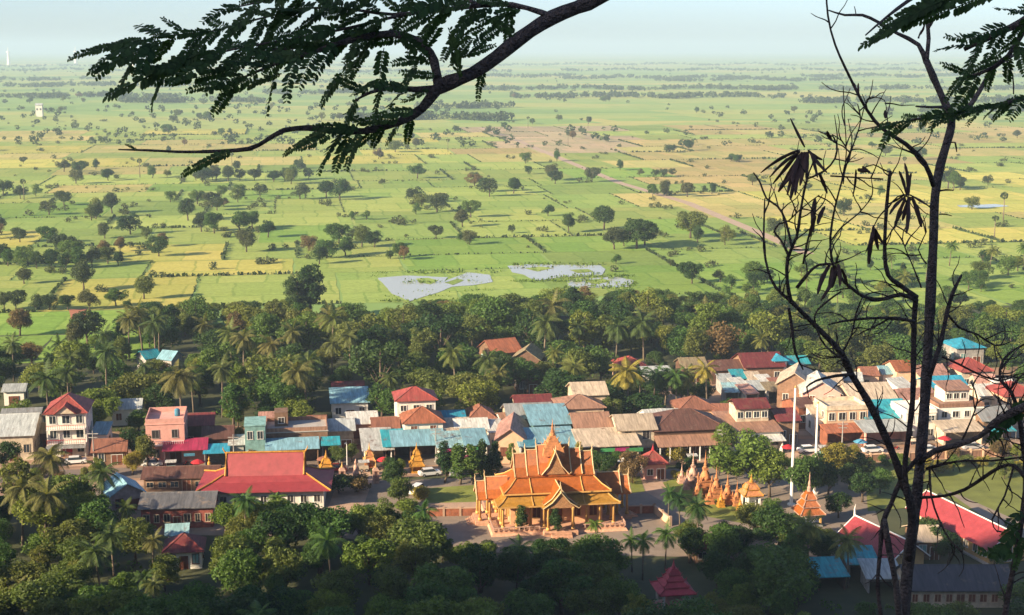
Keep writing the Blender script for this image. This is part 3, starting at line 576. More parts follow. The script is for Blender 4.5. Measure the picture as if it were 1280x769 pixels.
MB().box(-w*.2, w*.35, 4, 9, 6.8, 9.4).build('upper_storey', 'white_wall', t); MB().prism_x([(3.4, 9.4), (9.6, 10.2), (9.6, 10.35), (3.4, 9.55)], -w*.24, w*.39).build('upper_roof', 'terracotta_roof', t)
for i in range(3): window(t, -w*.1+i*w*.16, 3.97, 7.5, 1.2, 1.2, pm='dark_opening')
H_(1204, 557, 50, 5, 3.2, 'shed', .9, 'cream_roof', 'cream_wall', 'cream shop front before the white two-storey house', name='shop', cat='shop', open_front=True)
H_(1220, 487, 40, 9, 4.6, 'hip', 2.6, 'red_roof', 'cream_wall', 'cream house with bright red hip roof at the edge of the wood', nwin=3, pm='dark_opening', land='bright red hip roof')
H_(1186, 503, 44, 8, 4.0, 'gable', 1.6, 'blue_roof', 'grey_wall', 'long blue-roofed shed right beside the bare trunk', name='shed', cat='shed', nwin=3, caps=False, land='long blue shed')
H_(1212, 456, 36, 9, 4.6, 'hip', 1.9, 'blue_roof', 'grey_wall', 'blue hip roof alone among the trees', nwin=2, caps=False, land='lone blue roof')
H_(1112, 486, 18, 6, 4.0, 'gable', 1.2, 'lightblue_roof', 'white_wall', 'small light blue roof at the edge of the wood', nwin=1, caps=False)
H_(1132, 488, 26, 7, 5.2, 'gable', 1.6, 'orange_roof', 'peach_wall', 'small orange-roofed house left of the bare trunk near the wood', nwin=2)
H_(1274, 527, 44, 9, 6.0, 'hip', 2.4, 'red_roof', 'peach_wall', 'peach house with red roof at the right edge', floors=2, nwin=3, land='red roof at the right edge')
H_(1246, 549, 38, 9, 4.4, 'gable', 1.9, 'grey_roof', 'brown_wall', 'grey-roofed house with turquoise awning near the right edge', nwin=2, awn=(2.8, 2.4, 'turquoise_roof'))
H_(1240, 520, 34, 8, 5.0, 'gable', 1.6, 'white_roof', 'cream_wall', 'white-roofed house behind the grey roof near the right edge', nwin=2)
# small shacks filling the gaps
for px, py, w, d, h, rf_, rm, wm, lb in ((1012, 500, 22, 7, 4.2, 'gable', 'rust', 'brown_wall', 'small rusty-roofed house right of the pale gabled barn'), (1040, 500, 24, 7, 4.4, 'gable', 'cream', 'cream_wall', 'small cream-roofed house at the wood edge left of the wide cream roof'), (1066, 496, 22, 6, 4.0, 'gable', 'lightgrey', 'white_wall', 'small pale grey roof behind the wide cream roof'), (1088, 490, 20, 6, 4.2, 'gable', 'rust', 'peach_wall', 'small rusty roof left of the small light blue one'),
        (1060, 522, 26, 7, 4.6, 'gablef', 'pinkish', 'white_wall', 'small pinkish gable between leaning branch and wide cream roof'), (1136, 512, 22, 6, 4.6, 'shed', 'white', 'white_wall', 'small white lean-to roof left of the bare trunk'), (1176, 526, 22, 7, 4.6, 'gable', 'tan', 'beige_wall', 'small tan roof just right of the bare trunk'), (1232, 500, 24, 7, 4.2, 'gable', 'pinkish', 'cream_wall', 'small pinkish roof below the bright red hip roof'),
        (1258, 506, 22, 7, 4.2, 'gable', 'white', 'white_wall', 'small white roof left of the red roof at the right edge'), (1008, 536, 24, 7, 5.0, 'gable', 'brown', 'brick_wall', 'small dark brown roof between the flagpoles'), (1028, 546, 22, 6, 4.4, 'shed', 'cream', 'white_wall', 'small cream shed roof left of the peach shop house'), (838, 548, 26, 7, 4.6, 'gable', 'lightgrey', 'grey_wall', 'small grey roof squeezed behind the market hall'),
        (905, 545, 26, 7, 5.0, 'gable', 'rust', 'peach_wall', 'small rusty roof between market hall and terraced house'), (820, 552, 22, 6, 5.0, 'gable', 'white', 'white_wall', 'small white roof behind the cream barn-like house'), (698, 548, 22, 7, 5.2, 'gable', 'rust', 'beige_wall', 'small rusty roof left of the beige terracotta villa'), (640, 556, 24, 7, 5.0, 'gable', 'terracotta', 'white_wall', 'small terracotta roof behind the pinkish gabled house'),
        (622, 566, 20, 6, 4.4, 'shed', 'white', 'white_wall', 'small white lean-to left of the pinkish gabled house'), (548, 552, 20, 6, 4.6, 'gable', 'lightblue', 'white_wall', 'small light blue roof tucked behind the red villa'), (396, 556, 22, 6, 4.4, 'gable', 'rust', 'brown_wall', 'small rusty roof behind the unfinished brown building'), (125, 566, 18, 5, 4.0, 'shed', 'lightblue', 'white_wall', 'small blue-white side porch of the three-storey house'),
        (52, 562, 20, 6, 3.6, 'gable', 'tan', 'wood_wall', 'small tan shack left of the three-storey white house'), (335, 556, 20, 6, 5.0, 'gable', 'pinkish', 'cream_wall', 'small pinkish roof right behind the turquoise house')):
    H_(px, py, w, d, h, rf_, R.uniform(1.1, 1.7), rm + '_roof', wm, lb, nwin=2, rz=R.uniform(-14, 14), name='shack', cat='house', caps=False, o=.3)
# houses in the wood
H_(634, 457, 38, 9, 3.8, 'gable', 2.6, 'orange_roof', 'brown_wall', 'lone house with bright orange roof deep in the wood', nwin=2, rz=18, land='lone orange roof')
H_(657, 470, 34, 8, 4.6, 'gablef', 2.4, 'tan_roof', 'wood_wall', 'weathered tan gabled house beside the lone orange roof', nwin=2, rz=-20)
H_(660, 492, 26, 6, 4.0, 'gable', 1.4, 'brown_roof', 'wood_wall', 'dark wooden house hidden in the wood above the blue roofs', nwin=2)
H_(791, 477, 34, 8, 3.8, 'hip', 2.0, 'red_roof', 'peach_wall', 'red hip-roofed house in the wood left of the market', nwin=2, land='red roof in the wood')
H_(822, 484, 34, 7, 3.4, 'gable', 1.2, 'lightgrey_roof', 'grey_wall', 'pale metal roof in the wood right of the red one', nwin=2, caps=False)
H_(868, 480, 30, 7, 4.4, 'gable', 1.6, 'tan_roof', 'wood_wall', 'tan-roofed house in the wood left of the brown wooden house', nwin=2)
H_(438, 524, 44, 7, 4.0, 'shed', 1.6, 'lightblue_roof', 'white_wall', 'light blue roof among the palms behind the village', nwin=3, land='light blue roof among palms')
H_(436, 514, 36, 6, 5.0, 'gable', 1.4, 'maroon_roof', 'wood_wall', 'maroon roof just behind the light blue one among palms', nwin=2)
H_(192, 462, 20, 5, 3.4, 'gable', 1.5, 'turquoise_roof', 'grey_wall', 'left one of two small blue roofs deep in the wood', nwin=1, rz=35, caps=False)
H_(207, 464, 18, 5, 3.4, 'gable', 1.6, 'lightblue_roof', 'grey_wall', 'right one of two small blue roofs deep in the wood', nwin=1, rz=-30, caps=False, land='two small blue roofs')
H_(18, 507, 24, 6, 3.6, 'gable', 1.0, 'lightgrey_roof', 'white_wall', 'pale roof among trees near the left edge', nwin=1, caps=False)

# ---------------------------------------------------------------- the temple
def temple():
    p = P(690, 648); t = thing('temple', 'large ornate temple with tiered orange roofs, gold trim and central spire', 'temple', (p.x, p.y, 0), math.radians(8)); LAND.append((690, 655, 'orange temple'))
    for dx in (-10, -5, 0, 5, 10): FOOT.append((p.x + dx, p.y + dx * .14, 9.5))
    PROTECT.append((588, 785, 530, 662, proj(p)[2] - 12))
    MB().frust((-12.2, 12.2, -8.8, 8.8), 0, (-11.9, 11.9, -8.5, 8.5), .5).box(-11.6, 11.6, -8.2, 8.2, .503, .9).build('terrace', 'temple_stone', t)
    # railing round the terrace, one run at a time
    for (x0, x1, y0, y1) in ((-11.7, -3.6, -8.35, -8.35), (3.6, 11.7, -8.35, -8.35), (-11.75, -11.75, -8.2, -2.6), (-11.75, -11.75, 2.6, 8.2), (11.75, 11.75, -8.2, -2.6), (11.75, 11.75, 2.6, 8.2)):
        rl = MB(); rl.box(x0-.08, x1+.08, y0-.08, y1+.08, 1.45, 1.6)
        for i in range(10):
            x, y = x0+(x1-x0)*i/9, y0+(y1-y0)*i/9; rl.box(x-.09, x+.09, y-.09, y+.09, .9, 1.46)
        rl.build('balustrade', 'stupa_pink', t)
    MB().box(-8.3, 8.3, -4.9, 4.9, .9, 6.6).build('wall', 'temple_wall', t)
    MB().box(-6.4, 6.4, -2.3, 2.3, 6.6, 9.2).build('upper_wall', 'pale_gold', t)
    for x in (-6.6, -3.6, 3.6, 6.6): window(t, x, -4.93, 2.0, 1.3, 2.4, pm='wood_shutter', fm='gold')
    for y in (-2.6, 2.6): window(t, -8.33, y, 2.0, 1.3, 2.4, -math.pi/2, pm='wood_shutter', fm='gold')
    obj('frame', frame_mesh(2.0, 3.2, 'gold'), obj('door', pane_mesh(2.0, 3.2, 'wood_shutter'), t, (0, -4.93, .95)))
    obj('frame', frame_mesh(1.8, 3.2, 'gold'), obj('door', pane_mesh(1.8, 3.2, 'wood_shutter'), t, (-8.33, 0, .95), -math.pi/2))
    # columns
    cm = MB(); cm.box(-.32, .32, -.32, .32, .9, 1.4); cm.lathe([(.24, 1.4), (.2, 4.4), (.34, 4.75), (.36, 5.1)], 8); cmesh = cm.mesh('column', 'gold', True)
    cols = [(x, y) for x in (-9.9, -7.4, -5.0, -2.6, 2.6, 5.0, 7.4, 9.9) for y in (-7.0, 7.0)] + [(sx*9.9, y) for sx in (-1, 1) for y in (-4.6, -2.1, 2.1, 4.6)]
    cols += [(sx*2.2, -9.0) for sx in (-1, 1)] + [(sx*13.4, y) for sx in (-1, 1) for y in (-1.9, 1.9)] + [(sx*11.6, y) for sx in (-1, 1) for y in (-1.9, 1.9)]
    for x, y in cols: obj('column', cmesh, t, (x, y, 0))
    # skirts, lower golden-yellow and upper orange
    def skirt(name, a, z0, b, z1, m):
        s = MB(); (X0, Y0), (X1, Y1) = a, b; Xm, Ym, zm = (X0+X1)/2, (Y0+Y1)/2 , (z0+z1)/2-.22
        s.frust((-X0, X0, -Y0, Y0), z0-.12, (-X0, X0, -Y0, Y0), z0); s.frust((-X0, X0, -Y0, Y0), z0+.003, (-Xm, Xm, -Ym, Ym), zm); s.frust((-Xm, Xm, -Ym, Ym), zm+.003, (-X1, X1, -Y1, Y1), z1); r = s.build(name, m, t)
        e = MB()
        for sx in (-1, 1):
            for sy in (-1, 1):
                e.tube([(sx*(X0+.15), sy*(Y0+.15), z0+.35), (sx*X0, sy*Y0, z0+.1), (sx*Xm, sy*Ym, zm+.08), (sx*X1, sy*X1*0+sy*Y1, z1+.1)], [.05, .12, .11, .11], 6)
        for sy in (-1, 1):
            e.box(-X0-.1, X0+.1, sy*Y0-.12, sy*Y0+.12, z0-.2, z0+.03); e.box(-X1, X1, sy*Y1-.12, sy*Y1+.12, z1-.05, z1+.18)
            for x in (-4.6, 4.6): e.tube([(x, sy*(Y0+.05), z0+.12), (x, sy*Ym, zm+.1), (x, sy*Y1, z1+.1)], .1, 5)
        for sx in (-1, 1): e.box(sx*X0-.12, sx*X0+.12, -Y0, Y0, z0-.22, z0+.06)
        e.build('edge_trim', 'gold', r)
    skirt('lower_roof', (10.9, 7.7), 5.0, (8.9, 5.3), 6.3, 'temple_yellow')
    MB().box(-8.8, 8.8, -5.2, 5.2, 6.0, 6.75).build('frieze', 'gold', t)
    skirt('middle_roof', (9.6, 5.9), 6.75, (6.9, 2.7), 8.7, 'temple_orange')
    MB().box(-6.8, 6.8, -2.6, 2.6, 8.4, 9.1).build('frieze', 'pale_gold', t)
    # telescoping gabled roofs; half-length, half-depth, eave z, ridge z
    def gable(name, ax, c0, c1, hw, ze, zr, m, parent, ends=(1, 1), face='gable_relief'):
        """ax 'x' or 'y': ridge direction from c0 to c1, concave slopes"""
        prof = [(-hw-.35, ze-.15), (-hw*.55, ze+(zr-ze)*.34), (0, zr), (hw*.55, ze+(zr-ze)*.34), (hw+.35, ze-.15)]
        up = [(a, z+.14) for a, z in prof]
        b = MB(); pf = prof + up[::-1]
        (b.prism_x if ax == 'x' else b.prism_y)(pf if ax == 'y' else pf[::-1], c0, c1); r = b.build(name, m, parent)
        for c, on, sg in ((c0, ends[0], -1), (c1, ends[1], 1)):
            if not on: continue
            e = MB(); k = sg*.06
            P_ = (lambda a, z, q=0: (c+k+q, a, z)) if ax == 'x' else (lambda a, z, q=0: (a, c+k+q, z))
            for sg2 in (-1, 1):
                pts = [(sg2*(hw+.75), ze+.35), (sg2*(hw+.4), ze-.02), (sg2*hw*.55, ze+(zr-ze)*.34+.15), (0, zr+.22)]
                e.tube([P_(a, z) for a, z in pts], [.04, .11, .12, .12], 5)
            e.tube([P_(0, zr+.15), P_(0, zr+.7, sg*.12), P_(0, zr+1.15, sg*.05), P_(0, zr+1.5, sg*.22)], [.15, .1, .07, .02], 5)
            e.build('bargeboard', 'pale_gold', r)
            f = MB(); tri = [(-hw*.9, ze), (hw*.9, ze), (hw*.5, ze+(zr-ze)*.36), (0, zr-.05), (-hw*.5, ze+(zr-ze)*.36)]
            q0, q1 = (c - sg*.35, c - sg*.12); q0, q1 = min(q0, q1), max(q0, q1)
            (f.prism_x if ax == 'x' else f.prism_y)(tri, q0, q1); f.build('gable_face', face, r)
        rg = MB(); (rg.tube([(c0, 0, zr+.15), (c1, 0, zr+.15)], .13, 5) if ax == 'x' else rg.tube([(0, c0, zr+.15), (0, c1, zr+.15)], .13, 5)); rg.build('ridge_cap', 'pale_gold', r)
        return r
    gable('upper_roof', 'x', -7.1, 7.1, 2.7, 8.95, 12.3, 'temple_orange', t)
    gable('upper_roof', 'x', -4.9, 4.9, 2.75, 9.15, 12.9, 'temple_orange', t)
    gable('upper_roof', 'x', -2.9, 2.9, 2.8, 9.35, 13.7, 'temple_orange', t)
    gable('cross_roof', 'y', -3.4, 3.4, 2.1, 9.3, 13.3, 'temple_orange', t)
    # end porches and the front porch
    for sg in (-1, 1):
        a, b = sorted((sg*8.2, sg*12.2)); gable('porch_roof', 'x', a, b, 2.5, 5.2, 8.2, 'temple_orange', t, ends=(sg < 0, sg > 0))
        a, b = sorted((sg*9.5, sg*13.9)); gable('porch_roof', 'x', a, b, 2.3, 4.95, 7.5, 'temple_orange', t, ends=(sg < 0, sg > 0))
        MB().box(*sorted((sg*11.9, sg*14.2)), -2.6, 2.6, 0, .88).build('porch_floor', 'temple_stone', t)
        for i in range(4): MB().box(*sorted((sg*14.2, sg*(14.2+.35*(4-i)))), -1.6, 1.6, .003+i*.2, .2+i*.2).build('step', 'temple_stone', t)
    gable('porch_roof', 'y', -9.4, -4.6, 2.8, 4.95, 7.6, 'temple_yellow', t, ends=(1, 0))
    gable('porch_roof', 'y', -8.5, -3.6, 2.5, 5.4, 8.2, 'temple_orange', t, ends=(1, 0))
    MB().box(-3.0, 3.0, -9.9, -8.5, 0, .88).build('porch_floor', 'temple_stone', t)
    for i in range(4): MB().box(-1.8, 1.8, -9.9-.35*(4-i), -9.9, .003+i*.2, .2+i*.2).build('step', 'temple_stone', t)
    # spire
    sp = MB()
    for z0, z1, r0, r1 in ((12.2, 13.5, 2.0, 1.7), (13.5, 14.3, 1.5, 1.25), (14.3, 15.0, 1.05, .8), (15.0, 15.6, .7, .5)): sp.frust((-r0, r0, -r0, r0), z0, (-r1, r1, -r1, r1), z1)
    sp.lathe([(.55, 15.6), (.5, 15.9), (.32, 16.2), (.36, 16.35), (.2, 16.8), (.23, 16.9), (.07, 17.9), (.02, 18.7)], 10); sp.build('spire', 'stupa_orange', t)
    for i, (zz, rr) in enumerate(((13.5, 1.75), (14.3, 1.3), (15.0, .85))):
        f = MB()
        for sx in (-1, 1):
            for sy in (-1, 1): f.tube([(sx*rr*.85, sy*rr*.85, zz-.1), (sx*rr*1.1, sy*rr*1.1, zz+.5)], [.09, .02], 5)
        f.build('finial', 'gold', t)
    return t
temple()

# ---------------------------------------------------------------- red halls
def red_hall():
    p = P(330, 637); t = thing('ceremony_hall', 'long white hall with red two-tiered roof and yellow trim', 'hall', (p.x, p.y, 0), math.radians(4)); LAND.append((330, 635, 'red-roofed hall'))
    for dx in (-9, -3, 3, 9): FOOT.append((p.x+dx, p.y+5, 7)); 
    PROTECT.append((246, 414, 570, 618, proj(p)[2])); PROTECT.append((370, 415, 612, 634, proj(p)[2]))
    MB().box(-11, 11, 0, 11, 0, 3.9).build('wall', 'white_wall', t)
    MB().box(-8, 8, 3.6, 7.4, 3.9, 5.4).build('upper_wall', 'white_wall', t)
    sk = MB(); sk.frust((-12.4, 12.4, -1.6, 12.6), 3.75, (-12.4, 12.4, -1.6, 12.6), 3.87); sk.frust((-12.4, 12.4, -1.6, 12.6), 3.873, (-9.8, 9.8, 1.6, 9.4), 4.7); sk.frust((-9.8, 9.8, 1.6, 9.4), 4.703, (-7.6, 7.6, 3.2, 7.8), 5.8); sk = sk.build('lower_roof', 'hall_red', t)
    e = MB()
    for sx in (-1, 1):
        for pts in ([(-1.7, 12.5), (1.6, 9.8), (3.2, 7.6)], [(12.7, 12.5), (9.4, 9.8), (7.8, 7.6)]):
            e.tube([(sx*pts[0][1], pts[0][0], 3.95), (sx*pts[1][1], pts[1][0], 4.78), (sx*pts[2][1], pts[2][0], 5.9)], .17, 6)
    e.build('hip_trim', 'bright_gold', sk)
    up = MB(); pr = [(2.9, 5.6), (3.6, 6.6), (5.5, 9.3), (7.4, 6.6), (8.1, 5.6)]; up.prism_x(pr, -7.2, 7.2); up = up.build('upper_roof', 'hall_red', t)
    e = MB(); e.tube([(-7.5, 5.5, 9.45), (7.5, 5.5, 9.45)], .17, 6)
    for sx in (-1, 1): e.tube([(sx*7.25, 2.8, 5.7), (sx*7.25, 3.55, 6.7), (sx*7.25, 5.5, 9.45), (sx*7.25, 7.45, 6.7), (sx*7.25, 8.2, 5.7)], .2, 6); e.tube([(sx*7.4, 5.5, 9.4), (sx*7.9, 5.5, 10.2), (sx*7.8, 5.5, 10.6)], [.18, .1, .03], 5)
    e.build('gable_trim', 'bright_gold', up)
    for i in range(9): window(t, -9.8+i*2.45, -.03, 1.3, 1.1, 1.3, pm='dark_opening')
    for i in range(4): window(t, -11.03, 1.5+i*2.6, 1.3, 1.1, 1.3, -math.pi/2, pm='dark_opening')
red_hall()
def long_hall(pa, pb, w, h, rise, rm, wm, label, nwin, cap='white_paint', land=None, finial=False):
    """pa, pb: image points of the ground line of its wall facing left; the hall runs towards the camera"""
    a, b = P(*pa), P(*pb); d = b - a; L = d.length; th = math.atan2(d.y, d.x)
    t = thing('long_hall', label, 'hall', (a.x, a.y, 0), th)       # local x from far end to near end, body on +y side (right in the photo)
    n = Vector((-math.sin(th), math.cos(th), 0))
    for k in (.15, .5, .85): FOOT.append((a.x + d.x*k + n.x*w/2, a.y + d.y*k + n.y*w/2, w*.62))
    q = [proj((a.x+d.x*k+n.x*m_, a.y+d.y*k+n.y*m_, z)) for k in (0, 1) for m_ in (0, w/2) for z in (h*.4, h+rise)]
    PROTECT.append((min(x[0] for x in q), max(x[0] for x in q), min(x[1] for x in q), max(x[1] for x in q), min(x[2] for x in q)))
    if land: LAND.append(((pa[0]+pb[0])/2+20, (pa[1]+pb[1])/2, land))
    MB().prism_x([(0, 0), (w, 0), (w, h), (w/2, h+rise), (0, h)], 0, L).build('wall', wm, t)
    s = rise/(w/2); o = .7; e = h-o*s
    r = MB().prism_x([(-o, e), (w/2, h+rise), (w+o, e), (w+o, e+.14), (w/2, h+rise+.16), (-o, e+.14)], -.8, L+.8).build('roof', rm, t)
    c = MB(); c.tube([(-.9, w/2, h+rise+.18), (L+.9, w/2, h+rise+.18)], .13, 6)
    for x in (-.8, L+.8):
        for y in (-o, w+o): c.tube([(x, y, e+.1), (x, w/2, h+rise+.15)], .11, 5)
    c.build('ridge_cap', cap, r)
    if finial: MB().tube([(-.8, w/2, h+rise), (-.9, w/2, h+rise+1.2), (-.7, w/2, h+rise+2.2)], [.22, .14, .03], 6).build('finial', cap, r)
    for i in range(nwin): window(t, L*(i+.5)/nwin, -.03, h*.38, 1.0, 1.2, pm='dark_opening', fm='white_paint')
    MB().box(-.1, L+.1, -.5, -.02, 0, .35).build('plinth', 'concrete', t)
    obj('frame', frame_mesh(1.6, 2.4), obj('door', pane_mesh(1.6, 2.4, 'wood_shutter'), t, (L+.03, w*.5, .36), math.pi/2))
    return t
long_hall((1138, 655), (1236, 707), 7.2, 3.2, 2.3, 'hall_red', 'ochre_wall', 'long cream hall with red roof and row of small windows', 9, land='long red-roofed cream hall')
long_hall((1050, 690), (1112, 722), 6.8, 3.1, 2.5, 'hall_crimson', 'ochre_wall', 'crimson-roofed hall with white-edged gable and finial', 6, land='crimson-roofed hall', finial=True)
house(1200, 760, 128, 8, 3.1, 'gable', 2.2, 'slate_roof', 'cream_wall', 'long classroom building with slate-grey roof at the lower right', name='classroom_building', cat='building', nwin=9, rz=-9, pm='wood_shutter', land='slate-roofed classroom building')
house(1105, 742, 40, 5, 2.6, 'shed', .9, 'lightgrey_roof', 'grey_wall', 'low shed with pale blue-grey roof by the bare trunk', name='shed', cat='shed', open_front=True, rz=-9)
house(1078, 724, 34, 5, 2.6, 'shed', .9, 'turquoise_roof', 'grey_wall', 'low shed with turquoise roof below the crimson hall', name='shed', cat='shed', open_front=True, rz=-9, land='turquoise shed')
house(1040, 738, 34, 5, 2.4, 'shed', .9, 'turquoise_roof', 'wood_wall', 'low turquoise-roofed shed half hidden in dark trees', name='shed', cat='shed', open_front=True, rz=-4)
house(1160, 700, 30, 7, 3.4, 'gable', 1.4, 'cream_roof', 'brown_wall', 'small brown annexe with pale roof between the two red halls', name='annexe', cat='building', nwin=2, rz=-9, caps=False)
# old row and small buildings left of the red hall
house(222, 661, 88, 8, 4.0, 'gable', 1.4, 'darkgrey_roof', 'dark_brick', 'old brick row with dark roof left of the red hall', name='brick_row', cat='building', nwin=7, rz=-4, fm='cream_wall', pm='dark_opening', land='old brick row')
house(226, 614, 90, 6, 2.8, 'gable', 1.2, 'brown_roof', 'brown_wall', 'low brown-roofed row between the road and the old brick row', name='row_house', cat='house', nwin=6, rz=-4)
house(160, 640, 40, 7, 3.6, 'gablef', 1.8, 'lightblue_roof', 'grey_wall', 'small pavilion with blue-grey gabled roof among the palms', name='pavilion', cat='pavilion', nwin=2, rz=20, land='blue-grey pavilion')
house(230, 712, 44, 6, 3.0, 'hip', 2.2, 'maroon_roof', 'white_wall', 'dark red hip-roofed pavilion in the shaded trees', name='pavilion', cat='pavilion', nwin=3, land='dark red pavilion in the trees')
house(222, 690, 22, 4, 3.2, 'gable', 1.0, 'cyan_roof', 'white_wall', 'little shrine with pale cyan roof behind the dark red pavilion', name='shrine', cat='shrine', nwin=1)
house(886, 704, 34, 5, 2.6, 'hip', 1.8, 'maroon_roof', 'brown_wall', 'small shaded shelter with dark red roof right of the temple yard', name='shelter', cat='shelter', nwin=2)
# pink gatehouse
t, w = house(819, 600, 27, 4.4, 3.2, 'hip', 2.3, 'red_roof', 'pink_wall', 'small pink gatehouse with pointed red roof', name='gatehouse', cat='gatehouse', nwin=2, land='pink gatehouse')
MB().lathe([(.3, 5.4), (.22, 5.8), (.1, 6.2), (.02, 6.8)], 8, (0, 2.2)).build('finial', 'sign_red', t)

# ---------------------------------------------------------------- stupas, shrines, statues
def stupa(px, py, hgt, m, label, group=None, name='stupa', n=8):
    p = P(px, py); t = thing(name, label, 'stupa', (p.x, p.y, 0), GRID, group); s = hgt / 8.0; FOOT.append((p.x, p.y, 1.6*s+.3)); PROTECT.append((px-6, px+6, py-hgt*6.5, py-6, proj(p)[2]-2))
    b = MB(); r = 1.35
    for z0, z1, a in ((0, .5, 1.5), (.503, 1.3, 1.25), (1.303, 1.6, 1.4), (1.603, 2.3, 1.05), (2.303, 2.55, 1.18)): b.box(-a*s, a*s, -a*s, a*s, z0*s, z1*s)
    b.build('base', m, t)
    MB().lathe([(1.0*s, 2.553*s), (.95*s, 2.9*s), (.8*s, 3.5*s), (.5*s, 4.1*s), (.42*s, 4.3*s)], 12).build('bell', m, t, True)
    MB().box(-.45*s, .45*s, -.45*s, .45*s, 4.303*s, 4.7*s).lathe([(.36*s, 4.703*s), (.4*s, 4.85*s), (.26*s, 5.1*s), (.3*s, 5.25*s), (.18*s, 5.6*s), (.21*s, 5.75*s), (.1*s, 6.4*s), (.12*s, 6.5*s), (.03*s, 7.6*s), (.01*s, 8*s)], 10).build('spire', m, t)
    fm_ = shared(('finial', round(s, 3), m), lambda: MB().lathe([(.2*s, 0), (.16*s, .55*s), (.03*s, 1.15*s)], 6).mesh('finial', m))
    for sx in (-1, 1):
        for sy in (-1, 1): obj('finial', fm_, t, (sx*1.0*s, sy*1.0*s, 2.36*s))
    return t
ST = [(881, 616, 8.5, 'stupa_orange', 'tallest orange stupa of the temple garden'), (866, 608, 7.2, 'stupa_pink', 'pale pink stupa left of the tallest orange one'), (895, 622, 6.4, 'stupa_orange', 'orange stupa right of the tallest one'), (909, 630, 6.2, 'stupa_orange', 'slim orange stupa standing apart before the leafy tree'),
      (852, 604, 4.2, 'stupa_pink', 'small pink stupa at the left end of the row'), (858, 612, 3.8, 'stupa_pink', 'small pink stupa in front of the pale pink one'), (872, 622, 4.6, 'stupa_orange', 'short orange stupa at the foot of the tallest one'), (887, 630, 4.4, 'stupa_orange', 'short orange stupa in the front row near the lawn'),
      (901, 634, 3.8, 'bright_gold', 'small golden stupa in the front row'), (921, 632, 5.0, 'stupa_orange', 'orange stupa left of the white columned shrine'), (925, 640, 3.6, 'bright_gold', 'small golden stupa before the white columned shrine'), (866, 598, 4.8, 'stupa_orange', 'orange stupa at the back of the row')]
for a in ST: stupa(*a, group='stupas of the temple garden')
LAND.append((885, 620, 'orange stupas'))
def shrine(px, py, wpx, h, rm, label, tiers=3, wm='white_paint', name='shrine', spire=2.5, rise=1.0, cm='white_paint', protect=True, cat='shrine', land=None, trim='gold', corner=True):
    p = P(px, py); w = wpx * proj(p)[2] / FPX; t = thing(name, label, cat, (p.x, p.y, 0), GRID); FOOT.append((p.x, p.y, w*.8))
    hh = w/2
    if protect: PROTECT.append((px-wpx*.6, px+wpx*.6, py-(h+tiers*rise+spire)*7, py-6, proj(p)[2]-w))
    if land: LAND.append((px, py, land))
    MB().box(-hh*1.05, hh*1.05, -hh*1.05, hh*1.05, 0, .45).build('base', wm, t)
    MB().box(-hh*.5, hh*.5, -hh*.5, hh*.5, .45, h).build('chamber', wm, t)
    for sx in (-1, 1):
        for sy in (-1, 1): MB().box(sx*hh*.85-.16, sx*hh*.85+.16, sy*hh*.85-.16, sy*hh*.85+.16, .45, h).build('column', cm, t)
    z = h; a = hh*1.22
    for k in range(tiers):
        b = a*.6; r = MB().frust((-a, a, -a, a), z, (-b, b, -b, b), z+rise).build('roof_tier', rm, t)
        if corner:
            MB().box(-a-.05, a+.05, -a-.05, a+.05, z-.14, z-.003).build('roof_edge', trim, r)
            for sx in (-1, 1):
                for sy in (-1, 1): MB().tube([(sx*b, sy*b, z+rise), (sx*a, sy*a, z+.05), (sx*(a+.18), sy*(a+.18), z+.45)], [.1, .12, .03], 5).build('hip_ridge', trim, r)
        MB().box(-b*.82, b*.82, -b*.82, b*.82, z+rise, z+rise+.3*rise).build('drum', wm if k < tiers-1 else rm, t)
        z += rise*1.3; a = b*1.14
    MB().lathe([(a*.55, z), (a*.5, z+spire*.18), (a*.28, z+spire*.3), (a*.34, z+spire*.36), (a*.14, z+spire*.6), (a*.17, z+spire*.66), (.02, z+spire)], 10).build('spire', trim, t)
    return t
mat('pagoda_crimson', (0.42, 0.05, 0.07), rough=0.5, var=0.2, scale=1.5)
shrine(938, 640, 20, 3.6, 'stupa_orange', 'white columned shrine with orange crown roof at the end of the stupas', tiers=2, spire=1.6, rise=.8, trim='bright_gold')
shrine(1010, 655, 27, 2.4, 'temple_orange', 'spired shrine with tiered orange roof below the flagpoles', tiers=3, spire=3.6, rise=.95, trim='stupa_pink', cm='gold', land='spired orange shrine')
shrine(841, 760, 38, 3.2, 'pagoda_crimson', 'crimson pagoda tower with stacked roofs among dark trees', tiers=4, spire=1.5, rise=.62, wm='pink_wall', name='pagoda', cat='pagoda', trim='pagoda_crimson', land='crimson pagoda')
shrine(521, 590, 15, 1.6, 'bright_gold', 'golden tiered shrine beside the dark round tree', tiers=3, wm='bright_gold', cm='bright_gold', spire=1.5, rise=.8, trim='bright_gold', land='golden tiered shrine')
shrine(408, 594, 14, 1.6, 'bright_gold', 'golden shrine at the right end of the red hall', tiers=2, wm='gold', cm='gold', spire=1.6, rise=.8, trim='bright_gold', land='golden shrine by the red hall')
shrine(462, 586, 12, 1.8, 'stupa_orange', 'small orange shrine by the roadside gate', tiers=2, wm='stupa_orange', cm='stupa_orange', spire=1.6, rise=.8, trim='gold')
